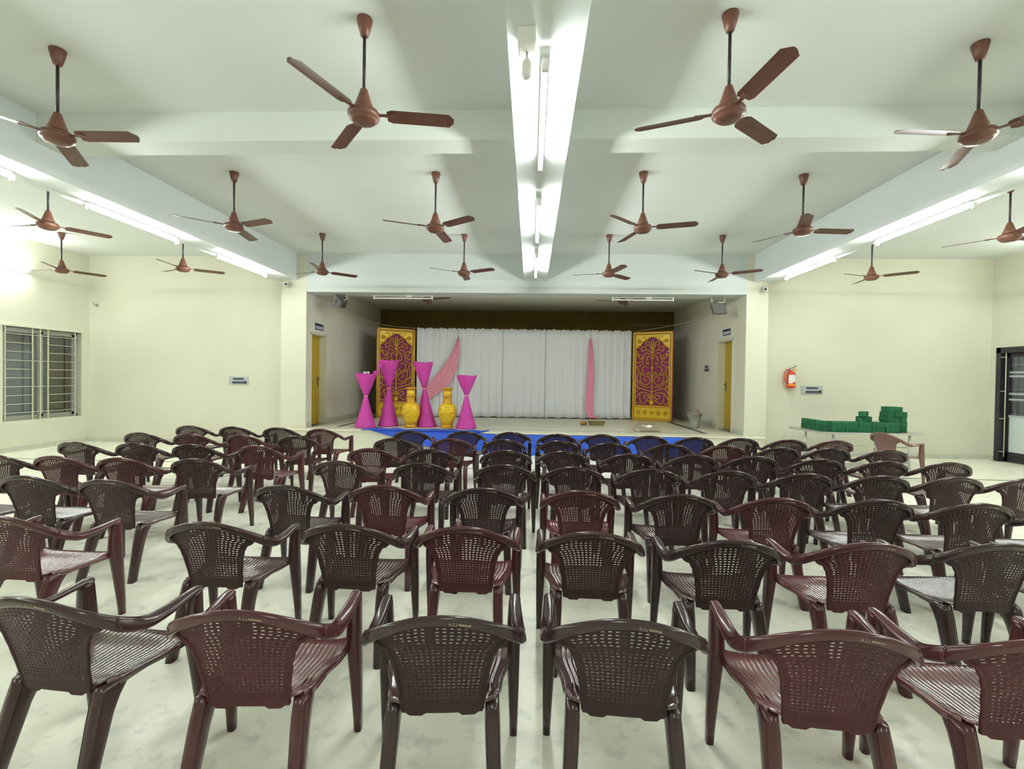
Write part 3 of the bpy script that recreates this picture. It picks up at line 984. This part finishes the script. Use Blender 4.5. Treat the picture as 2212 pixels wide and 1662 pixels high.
def gold_panel(loc, rz, label):
    e = tag(empty('filigree_panel', loc, rz), label, 'decor panel', 'gold filigree panels')
    h = PW/2
    MB().box(-h+.03, h-.03, .010, .022, .05, PH-.05).build('backing_cloth', M['panel_cloth'], e)
    f = MB()
    for (x0, x1, z0, z1) in ((-h, -h+.065, 0, PH), (h-.065, h, 0, PH), (-h, h, PH-.065, PH), (-h, h, 0, .065), (-h, h, .40, .455)):
        f.box(x0, x1, -.03, .03, z0, z1)
    f.build('frame', M['gold_dark'], e, .010, 2)
    g = MB()
    i = .075
    for (x0, x1, z0, z1) in ((-h+i, -h+i+.028, .455, PH-i), (h-i-.028, h-i, .455, PH-i), (-h+i, h-i, PH-i-.028, PH-i), (-h+i, h-i, .072, .092), (-h+i, h-i, .365, .385)):
        g.box(x0, x1, -.022, .005, z0, z1)
    g.build('inner_moulding', M['gold_light'], e, .008, 2)
    # spandrels above the lobed arch: one plate either side
    A = [(335, 262), (372, 272), (408, 300), (440, 318), (482, 345), (494, 388), (530, 405), (566, 430), (580, 470), (602, 484)]
    for sg in (1, -1):
        pts = [pp(*p) for p in A]
        top = PH-i-.02
        vs, fs = [], []
        for (x, z) in pts:
            x = min(x, h-i-.01)
            vs += [(sg*x, -.012, z), (sg*x, -.012, top), (sg*x, .008, z), (sg*x, .008, top)]
        n = len(pts)
        for k in range(n-1):
            a, b = 4*k, 4*k+4
            fs += [(a, b, b+1, a+1), (a+2, a+3, b+3, b+2), (a, a+2, b+2, b), (a+1, b+1, b+3, a+3)]
        fs += [(0, 1, 3, 2), (4*n-4, 4*n-2, 4*n-1, 4*n-3)]
        sp = MB().add(vs, fs).build('spandrel', M['gold_light'], e)
        MB().tube([(sg*min(x, h-i-.01), -.014, z) for x, z in pts], .012, 6).build('arch_moulding', M['gold_dark'], e)
        rx, rz_ = sg*.385, PH-.27
        MB().lathe([(.0, .020), (.02, .022), (.032, .012), (.05, .016), (.062, .004), (.066, -.006)], (0, 0, 0), 12).xform(Matrix.Translation((rx, -.012, rz_)) @ Matrix.Rotation(PI/2, 4, 'X')).build('rosette', M['gold_dark'], sp)
        for (lx, lz, la) in ((.20, .22, .4), (.27, .17, -.5), (.43, .45, 1.2), (.36, .42, -.9), (.45, .60, .9), (.10, .18, 1.6), (.30, .33, .2), (.40, .70, -.3)):
            MB().lathe([(.003, -.045), (.014, -.02), (.017, .005), (.010, .03), (.002, .05)], n=8).xform(Matrix.Translation((sg*lx, -.014, PH-lz+.03)) @ Matrix.Rotation(sg*la, 4, 'Y') @ Matrix.Diagonal((1.3, .7, 1.2, 1))).build('leaf', M['gold'], sp)
    for pair in SCR:
        for k in (0, 1):
            put('scroll', pair[k], e, M['gold'])
    MB().tube([(0, -.014, .52), (0, -.014, 1.1), (0, -.014, 2.3)], [.018, .014, .008], 8).build('stem', M['gold_light'], e)
    for z in (2.02, 1.67, 1.34, .98):
        MB().lathe([(.002, -.028), (.020, -.015), (.024, 0), (.020, .015), (.002, .028)], (0, -.016, z), 10).build('stem_knot', M['gold_dark'], e)
    for z in (1.52,):
        MB().lathe([(.004, -.05), (.012, -.03), (.035, .02), (.042, .045), (.006, .05)], (0, -.014, z), 10).build('stem_cup', M['gold_light'], e)
    MB().lathe([(.03, 0), (.052, .02), (.064, .05), (.058, .085), (.038, .105), (.05, .115), (.05, .125), (.003, .125)], (0, -.012, .46), 16).build('pot', M['gold_light'], e)
    MB().box(-h+.06, h-.06, -.008, .012, .065, .40).build('base_plate', M['gold_light'], e)
    if 'm' not in MED:
        MED['m'] = MB().tube([(.055*(1-t*.045)*math.cos(t*.55), 0, .085*(1-t*.045)*math.sin(t*.55)) for t in range(20)], .011, 6).mesh('medallion')
    for k in range(5):
        o = put('medallion', MED['m'], e, M['gold_dark'])
        o.location = (-.38+.19*k, -.012, .228)
        o.rotation_euler = (0, .35*(k-2), 0)
        if k > 2: o.scale = (-1, 1, 1)
        if k == 2: o.scale = (1.05, 1, .8)
    return e


gold_panel((3.50, 13.68, SZ), math.radians(-28), 'gold filigree panel with magenta backing, on the table side of the stage')
gold_panel((-3.94, 13.50, SZ), math.radians(34), 'gold filigree panel with magenta backing, behind the tall magenta stands')
o = MB().gridsolid([[(4.03+.02*math.sin(k), 13.52+.03*i, SZ+z) for z in (0, .6, 1.3, 1.9, 2.62)] for i, k in enumerate(range(8))],
                   [[(4.05+.02*math.sin(k), 13.52+.03*i, SZ+z) for z in (0, .6, 1.3, 1.9, 2.62)] for i, k in enumerate(range(8))]).build('side_drape', M['magenta'])
tag(o, 'magenta cloth hanging at the outer edge of the gold panel', 'cloth')


# hourglass stands -----------------------------------------------------
def stand(x, y, h, r, tilt, label, wz=.58, mess=0):
    e = tag(empty('cloth_stand', (x, y, SZ)), label, 'stand', 'magenta hourglass stands on the stage')
    n = 40
    zw = h*wz
    rnd = random.Random(int(h*1000+x*77))
    ph = rnd.random()*6

    def ring(z, rad, wob=0.0, dz=0.0):
        return [(rad*(1+wob*math.sin(9*2*PI*j/n+ph))*math.cos(2*PI*j/n)+tilt*z/h, rad*(1+wob*math.sin(9*2*PI*j/n+ph))*math.sin(2*PI*j/n), z+dz*math.sin(3*2*PI*j/n+ph)) for j in range(n)]
    MB().loft([ring(.004, r*1.02, .012), ring(.03, r, .012), ring(zw*.35, r*.70, .01), ring(zw*.7, r*.40, .012), ring(zw*.93, r*.22, .02), ring(zw, .042, .03)]).build('skirt', M['magenta'], e)
    MB().loft([ring(zw, .040, .03), ring(zw+(h-zw)*.12, r*.28, .02), ring(zw+(h-zw)*.5, r*.64, .006), ring(h*.985, r*1.0, .004, .008), ring(h, r*1.0, .004, .010), ring(h-.012, r*.93, 0, .006), ring(h-.02, r*.4)]).build('top_cone', M['magenta'], e)
    MB().loft([ring(zw-.012, .047), ring(zw+.012, .047)]).build('waist_tie', M['pink'], e)
    if mess:
        p = smooth_path([(r*.2*math.cos(a)+tilt, r*.25*math.sin(a)+.02, h+.01+.02*math.sin(a*2)) for a in (0, 1.2, 2.4, 3.4, 4.5)], 5)
        MB().tube(p, .028, 8).build('crumpled_paper', M['paper'], e)
        q = smooth_path([(r*.75, 0, h+.005), (r*1.05, .03, h+.03), (r*1.15, .06, h+.10), (r*1.25, .12, h+.20), (r*1.28, .15, h+.25)], 5)
        MB().tube(q, [.035+.02*math.sin(i*.5) for i in range(len(q))], 8).build('loose_cloth', M['magenta'], e)
    return e


stand(-3.80, 10.62, 1.24, .235, .01, 'short magenta hourglass stand nearest the mustard door, with paper on top', .58, 1)
stand(-3.38, 11.02, 1.56, .235, -.01, 'tall magenta hourglass stand in front of the gold panel')
stand(-2.46, 11.02, 1.53, .235, -.11, 'tall magenta hourglass stand between the two gold vases', .59)
stand(-1.49, 10.80, 1.23, .235, 0, 'short magenta hourglass stand beside the gold vase, nearest mid-stage', .62)


def vase(x, y, label):
    e = tag(empty('gold_vase', (x, y, SZ)), label, 'vase', 'gold vases on the stage')
    MB().lathe([(.002, 0), (.135, 0), (.145, .02), (.140, .05), (.128, .075), (.132, .095), (.145, .10), (.146, .115), (.140, .125)], n=36).build('foot', M['gold_dark'], e)
    MB().lathe([(.140, .12), (.160, .17), (.190, .25), (.208, .33), (.212, .40), (.203, .46), (.178, .515), (.140, .555), (.112, .575)], n=40).build('body', M['gold_light'], e)
    nk = MB().lathe([(.112, .57), (.118, .585), (.105, .60), (.096, .64), (.096, .70), (.102, .725), (.114, .735), (.114, .75), (.100, .765), (.094, .80), (.092, .85), (.098, .885)], n=36).build('neck', M['gold_dark'], e)
    MB().lathe([(.094, .765), (.099, .79), (.099, .83), (.094, .85)], n=36).build('neck_band', M['gold_light'], nk)
    MB().lathe([(.096, .88), (.118, .90), (.130, .915), (.130, .935), (.118, .938), (.092, .925), (.085, .88), (.005, .87)], n=36).build('lip', M['gold_dark'], e)

    def bodyr(z): return interp(z, ((.17, .160), (.25, .190), (.33, .208), (.40, .212), (.46, .203), (.515, .178)))
    for base in (-PI/2, PI/2):
        for pts in ([(-1.1, .34), (-.7, .30), (-.2, .36), (.2, .43), (.6, .44), (.9, .40), (.75, .36), (.5, .38)],
                    [(-1.0, .42), (-.6, .45), (-.2, .42), (.1, .36), (.5, .30), (.9, .27), (1.1, .32)],
                    [(-.8, .25), (-.3, .28), (.1, .25), (.4, .22)], [(-.3, .47), (.1, .485), (.5, .475)]):
            P = smooth_path([((bodyr(z)+.002)*math.cos(base+a*.9), (bodyr(z)+.002)*math.sin(base+a*.9), z) for a, z in pts], 5)
            MB().tube(P, .009, 6).build('relief_scroll', M['gold'], e)
    return e


vase(-2.79, 10.80, 'gold relief vase in front of the gold filigree panel')
vase(-1.94, 10.84, 'gold relief vase between two magenta stands, in front of the white curtain')

# blue cloth over the stage edge
F, B = [], []
nx, nz = 120, 10
for i in range(nx):
    t = i/(nx-1)
    f, b = [], []
    for j in range(nz):
        v = j/(nz-1)                      # 0 top .. 1 floor
        xl = -3.55+1.75*v
        x = xl+(3.72-xl)*t
        y = 10.085-.06*v-.018*v*math.sin(t*46)-.012*v*math.sin(t*101+1)-(.16*max(0, v-.85)/.15)
        z = max(.006, (SZ-.045 if x > -1.05 else SZ+.002)*(1-v)**.98+.006)
        f.append((x, y, z)); b.append((x, y+.006, z+(.004 if v > .8 else 0)))
    F.append(f); B.append(b)
o = tag(empty('blue_cloth', (0, 10.1, 0)), 'royal blue cloth draped down the front of the stage', 'cloth')
m_ = MB().gridsolid(F, B).xform(Matrix.Translation((0, -10.1, 0))).build('hanging_cloth', M['blue'], o)
F, B = [], []
for i in range(50):
    t = i/49; x = -3.72+t*2.72
    f, b = [], []
    for j in range(7):
        v = j/6; y = 10.06+v*(.34+.06*math.sin(t*13)+.03*math.sin(t*31))
        z = SZ+.008+.006*math.sin(t*40+v*5)*v
        f.append((x+.1*v, y, z+.006)); b.append((x+.1*v, y, z))
    F.append(f); B.append(b)
MB().gridsolid(F, B).xform(Matrix.Translation((0, -10.1, 0))).build('laid_cloth', M['blue'], o)

# small things lying on the stage
e = tag(empty('steel_bucket', (4.10, 11.85, SZ)), 'dented galvanised bucket standing by the stage wall', 'bucket')
MB().lathe([(.002, .004), (.105, .0), (.108, .03), (.112, .035), (.112, .05), (.168, .36), (.178, .365), (.178, .378), (.166, .378), (.102, .045), (.002, .03)], n=28).build('pail', M['zinc'], e)
MB().tube(smooth_path([(-.17, 0, .35), (-.16, -.10, .31), (0, -.175, .28), (.16, -.10, .31), (.17, 0, .35)], 5), .005, 6).build('bail_handle', M['steel'], e)
for s in (-1, 1):
    MB().cbox((s*.172, 0, .34), (.006, .02, .025)).build('ear', M['zinc'], e)
o = MB().loft([[(x*w_, y*w_, z) for x, y in ((-.05, -.035), (.05, -.035), (.05, .035), (-.05, .035))] for z, w_ in ((0, .8), (.25, 1), (.44, .7))], True, False).build('wood_block', M['wood'], None, .006)
o.location = (4.13, 11.86, SZ+.035); o.rotation_euler = (0, .12, .3)
tag(o, 'raw wooden block sticking out of the bucket', 'block')

o = MB().loft([[(-.17, y0, 0), (.15, y0, 0), (.22*1, y0+.0, .11), (-.23, y0, .11)] for y0 in (-.07, .07)], True, False).build('olive_block', M['olive'], None, .008)
o.location = (1.70, 12.05, SZ); tag(o, 'olive green block lying on the stage in front of the pink sash', 'block')
o = MB().lathe([(.004, -.075), (.045, -.075), (.05, -.06), (.05, .06), (.045, .075), (.004, .075)], n=14).xform(Matrix.Rotation(PI/2, 4, 'X') @ Matrix.Rotation(0, 4, 'Y')).build('short_log', M['ochre'])
o.location = (1.36, 12.02, SZ+.051); o.rotation_euler = (0, 0, .9)
tag(o, 'short ochre log lying beside the olive block', 'log')

e = tag(empty('clear_cover', (2.68, 10.9, SZ)), 'clear plastic stepped cover lying on the stage edge before the gold panel', 'cover')
for z0, z1, a, b in ((0, .09, .30, .27), (.09, .17, .25, .22), (.17, .24, .19, .17)):
    MB().loft([[(x*w_, y*w_*.6, z) for x, y in ((-1, -1), (1, -1), (1, 1), (-1, 1))] for z, w_ in ((z0, a), (z1, b))], True, False).build('tier', M['clear'], e, .02, 3)

# stage tube lights (off) under the lintel
for x, lb in ((-2.95, 'unlit white tube light under the lintel, window side'), (2.48, 'unlit white tube light under the lintel, table side')):
    e = tag(empty('stage_tube_light', (x, 10.62, LINT)), lb, 'tube light', 'unlit stage tube lights')
    MB().box(-.66, .66, -.02, .02, -.03, -.006).build('batten', M['batten'], e, .003)
    MB().tube([(-.65, 0, -.075), (.65, 0, -.075)], .016, 10).build('tube', M['dark_tube'], e)
    for s in (-1, 1):
        MB().box(s*.67-.015, s*.67+.015, -.018, .018, -.10, 0).build('lamp_holder', M['white_plastic'], e, .004)
    MB().box(.06, .20, -.025, .025, -.05, 0).build('choke_box', M['white_plastic'], e, .004)


# floodlights
def floodlight(x, y, z, rx, rz, label):
    e = tag(empty('floodlight', (x, y, LINT)), label, 'floodlight', 'stage floodlights')
    d_ = LINT-z
    MB().tube([(-.14, 0, 0), (-.14, 0, -.10), (-.10, 0, -.12), (.10, 0, -.12), (.14, 0, -.10), (.14, 0, 0)], .010, 6).build('ceiling_bracket', M['trim'], e)
    R = Matrix.Translation((0, 0, -d_)) @ Matrix.Rotation(rz, 4, 'Z') @ Matrix.Rotation(rx, 4, 'X')
    MB().tube([(-.17, 0, 0), (-.17, 0, .15), (0, 0, .17), (.17, 0, .15), (.17, 0, 0)], .012, 6).xform(Matrix.Translation((0, 0, -d_)) @ Matrix.Rotation(rz, 4, 'Z')).build('yoke', M['lamp_grey'], e)
    hs = MB().loft([[(sx*a, y_, sz*b) for sx, sz in ((-1, -1), (1, -1), (1, 1), (-1, 1))] for y_, a, b in ((-.06, .17, .13), (-.02, .16, .12), (.08, .10, .075))], True, False).xform(R).build('housing', M['lamp_grey'], e, .008)
    MB().box(-.15, .15, -.066, -.06, -.11, .11).xform(R).build('front_glass', M['lamp_glass'], hs)
    for k in range(5):
        MB().box(-.08+.04*k-.004, -.08+.04*k+.004, .06, .10, -.06, .06).xform(R).build('cooling_fin', M['lamp_grey'], hs)
    MB().lathe([(.002, 0), (.014, 0), (.014, .015), (.002, .018)], n=10).xform(Matrix.Translation((-.16, -.05, -d_+.0))).build('clamp_bolt', M['steel'], hs)
    return e


floodlight(-4.40, 10.62, 3.30, math.radians(-145), math.radians(70), 'grey floodlight hanging under the lintel, window side')
floodlight(4.14, 10.62, 3.22, math.radians(-25), math.radians(12), 'grey floodlight hanging under the lintel, table side')

# ropes tied to the panel tops
for pts, lb in (([(SX0+.02, 12.0, 3.52), (-4.5, 13.2, 3.16), (-3.42, 13.7, 3.06)], 'thin rope from the stage wall to the gold panel, window side'),
                ([(SX1-.02, 11.3, 3.42), (4.2, 12.6, 3.20), (3.02, 13.9, 3.04)], 'thin rope from the stage wall to the gold panel, table side')):
    tag(MB().tube(smooth_path(pts, 6), .006, 5).build('rope', M['rope']), lb, 'rope', 'ropes holding the gold panels')
tag(MB().tube([(3.3, SYB-.02, 3.42), (4.5, SYB-.02, 3.42)], .012, 6).build('curtain_rod', M['rope']), 'short rod on the brown rear wall above the gold panel', 'rod')


# signs above the stage doors
def sign(x, y, z, s, label):
    e = tag(empty('door_sign', (x, y, z)), label, 'sign', 'signs above the stage doors')
    a, b = sorted((0, s*.012))
    MB().box(a, b, -.24, .24, -.09, .09).build('border', M['paper'], e)
    a, b = sorted((s*.012, s*.015))
    MB().box(a, b, -.225, .225, -.075, .075).build('plate', M['navy'], e)
    a, b = sorted((s*.015, s*.017))
    rnd = random.Random(5)
    for z0, z1 in ((-.048, -.018), (-.006, .016)):
        yy = -.20
        while yy < .19:
            w_ = .025+.03*rnd.random()
            MB().box(a, b, yy, min(yy+w_, .20), z0, z1).build('lettering', M['sign_white'], e)
            yy += w_+.008
    f = s*.17
    MB().box(a, b, f-.006, f+.006, .028, .062).build('figure', M['sign_white'], e)


sign(SX0, 10.92, 2.78, 1, 'small navy sign above the mustard door, window side')
sign(SX1, 11.27, 2.79, -1, 'small navy sign above the mustard door, table side')


# switch panels
def switch_panel(loc, face, w_, h_, label):
    e = tag(empty('switch_panel', loc), label, 'switch panel', 'wall switch panels')
    R = {'y': Matrix.Identity(4), 'x': Matrix.Rotation(-PI/2, 4, 'Z')}[face]
    MB().box(-w_/2, w_/2, -.02, 0, -h_/2, h_/2).xform(R).build('cover', M['grey_metal'], e, .004)
    MB().box(-w_*.27, w_*.27, -.028, -.02, .02, h_*.34).xform(R).build('breaker_window', M['dark_grey'], e)
    for k in range(6):
        x = -w_*.30+w_*.10*k
        MB().box(x, x+w_*.085, -.038, -.02, -h_*.36, -.02).xform(R).build('breaker', M['dark_grey'], e)
    MB().box(w_*.32, w_*.42, -.035, -.02, -h_*.36, -.01).xform(R).build('isolator', M['black'], e)
    return e


switch_panel((-6.78, YB, 1.485), 'y', .46, .18, 'grey switch panel on the end wall, window side')
switch_panel((6.20, YB, 1.465), 'y', .46, .18, 'grey switch panel on the end wall beside the fire extinguisher')
switch_panel((SX1, 12.47, 1.96), 'x', .34, .18, 'grey switch panel on the stage side wall')

# fire extinguisher
e = tag(empty('fire_extinguisher', (5.71, YB-.09, 1.50)), 'red fire extinguisher with a white label hanging on the end wall', 'extinguisher')
b_ = MB().lathe([(.002, 0), (.07, 0), (.082, .012), (.085, .03), (.085, .30), (.075, .335), (.045, .36), (.028, .37), (.028, .39), (.002, .39)], n=28).build('cylinder', M['red'], e)
MB().lathe([(.0862, .055), (.0862, .080)], n=28, caps=False).build('yellow_band', M['yellow'], b_)


def arc_patch(r, a0, a1, z0, z1, n=10):
    vs, fs = [], []
    for i in range(n+1):
        a = a0+(a1-a0)*i/n
        vs += [(r*math.cos(a), r*math.sin(a), z0), (r*math.cos(a), r*math.sin(a), z1)]
    for i in range(n):
        fs.append((2*i, 2*i+2, 2*i+3, 2*i+1))
    return MB().add(vs, fs, True)


arc_patch(.0858, -PI/2-1.1, -PI/2+1.1, .10, .29).build('label', M['paper'], b_)
arc_patch(.0864, -PI/2-.2, -PI/2+.95, .105, .13).build('label_stripe', M['red'], b_)
arc_patch(.0864, -PI/2-.9, -PI/2+.9, .265, .272).build('label_line', M['grey_metal'], b_)
MB().lathe([(.024, .385), (.024, .415), (.016, .43), (.002, .43)], n=14).build('valve', M['steel'], e)
MB().loft([[(x, -.012, z), (x, .012, z), (x, .012, z+.010), (x, -.012, z+.010)] for x, z in ((-.02, .425), (.05, .45), (.11, .485))], True, False).build('lever', M['black'], e)
MB().loft([[(x, -.012, z), (x, .012, z), (x, .012, z+.010), (x, -.012, z+.010)] for x, z in ((-.01, .40), (.06, .405), (.115, .385))], True, False).build('carry_handle', M['brass'], e)
MB().lathe([(.002, 0), (.016, .0), (.016, .012), (.002, .012)], n=12).xform(Matrix.Translation((.045, -.02, .43)) @ Matrix.Rotation(PI/2, 4, 'X')).build('gauge', M['yellow'], e)
MB().tube(smooth_path([(-.02, 0, .41), (-.10, -.01, .395), (-.15, -.01, .33), (-.155, -.01, .22), (-.12, -.01, .12), (-.092, -.01, .05)], 6), .012, 8).build('hose', M['red'], e)
MB().box(-.03, .03, .06, .09, .30, .40).build('wall_hook', M['steel'], e)


# security cameras
def cctv(loc, s, label):
    e = tag(empty('security_camera', loc), label, 'camera', 'security cameras')
    MB().lathe([(.002, 0), (.045, 0), (.045, .015), (.002, .018)], n=18).xform(Matrix.Rotation(PI/2, 4, 'X')).build('wall_plate', M['white_plastic'], e)
    MB().tube([(0, -.01, 0), (s*.02, -.06, 0)], .012, 8).build('arm', M['white_plastic'], e)
    R = Matrix.Translation((s*.02, -.06, 0)) @ Matrix.Rotation(s*.4, 4, 'Z') @ Matrix.Rotation(.25, 4, 'X')
    h_ = MB().box(-.042, .042, -.12, .02, -.04, .045).xform(R).build('housing', M['white_plastic'], e, .012, 3)
    MB().lathe([(.002, 0), (.024, 0), (.026, -.008), (.002, -.008)], n=16).xform(R @ Matrix.Translation((0, -.122, 0)) @ Matrix.Rotation(-PI/2, 4, 'X')).build('lens', M['black'], h_)


cctv((-5.50, YS, 3.67), 1, 'white security camera on the pillar at the window side')
cctv((5.00, YS, 3.62), -1, 'white security camera on the pillar at the table side')
e = tag(empty('wall_hook', (-10.2, YB, 3.2)), 'small metal hook high on the end wall near the window', 'hook')
MB().tube(smooth_path([(0, 0, 0), (0, -.06, 0), (.0, -.09, .02), (0, -.10, .06)], 4), .010, 6).build('prong', M['zinc'], e)
MB().box(-.03, .03, -.012, 0, -.03, .04).build('plate', M['zinc'], e)

# ================================================================== TABLE WITH GREEN BLOCKS
TX0, TX1, TY0, TY1, TZ = 5.42, 7.34, 8.98, 10.02, .70
e = tag(empty('steel_table', (TX0, TY0, 0)), 'long steel table against the end wall carrying green blocks', 'table')
w_, dd = TX1-TX0, TY1-TY0
MB().box(0, w_, 0, dd, TZ-.035, TZ).build('table_top', M['steel'], e, .006)
for x in (.30, w_-.22):
    for y in (.08, dd-.08):
        MB().tube([(x, y, 0.01), (x, y, TZ-.03)], .020, 10).build('leg', M['steel'], e)
        MB().lathe([(.002, 0), (.03, 0), (.026, .02), (.002, .025)], (x, y, 0), 10).build('foot', M['grey_metal'], e)
for z in (.13, .22, .31, .43):
    MB().tube([(.30, .08, z), (w_-.22, .08, z)], .010, 8).build('lower_rail', M['steel'], e)
for x in (.30, w_-.22):
    MB().tube([(x, .08, .22), (x, dd-.08, .22)], .010, 8).build('side_rail', M['steel'], e)
BL = MB()
BL.loft([[(x*s_, y*s_, z) for x, y in ((-.118, -.055), (.118, -.055), (.118, .055), (-.118, .055))] for z, s_ in ((0, .97), (.004, 1), (.091, 1), (.095, .97))], True, False)
BLM = BL.mesh('green_block')


def block(x, y, z, rz, label, group):
    o = bpy.data.objects.new('green_block', BLM); COL.objects.link(o)
    if not BLM.materials: BLM.materials.append(M['green'])
    o.location = (x, y, z); o.rotation_euler = (0, 0, rz)
    return tag(o, label, 'block', group)


rb = random.Random(3)
lay_n = ('bottom', 'second', 'third', 'fourth', 'fifth')
for lay in range(2):
    ul = ('lower', 'upper')[lay]
    for k in range(5):
        block(5.83+.245*k+rb.uniform(-.006, .006), 9.12+rb.uniform(-.008, .008), TZ+.0965*lay, rb.uniform(-.03, .03), '%s green block, %s from left in the front row on the steel table' % (ul, ordn[k]), 'front row of green blocks')
    for k in range(3):
        block(5.66, 9.30+.245*k, TZ+.0965*lay, PI/2+rb.uniform(-.04, .04), '%s green block, %s from the front along the table end by the stage' % (ul, ordn[k]), 'end row of green blocks')
    for k in range(4):
        block(5.86+.245*k, 9.26, TZ+.0965*lay, rb.uniform(-.03, .03), '%s green block, %s from left in the row behind the front row' % (ul, ordn[k]), 'second row of green blocks')
block(6.42, 9.27, TZ+.193, .05, 'green block lying across the row below the single top block', 'small pile of green blocks')
block(6.41, 9.27, TZ+.2895, .75, 'single green block on top of the small pile', 'small pile of green blocks')
for lay in range(4):
    for k in range(3):
        block(6.90+.120*k+.010*(lay % 2), 9.34+.02*rb.uniform(-1, 1), TZ+.0965*lay, PI/2+rb.uniform(-.015, .015), 'green block, %s from left in the %s layer of the tall stack' % (ordn[k], lay_n[lay]), 'tall stack of green blocks')
for y, dn in ((9.29, 'front'), (9.42, 'rear')):
    block(7.00, y, TZ+.0965*4, .06, '%s green block crowning the tall stack' % dn, 'tall stack of green blocks')
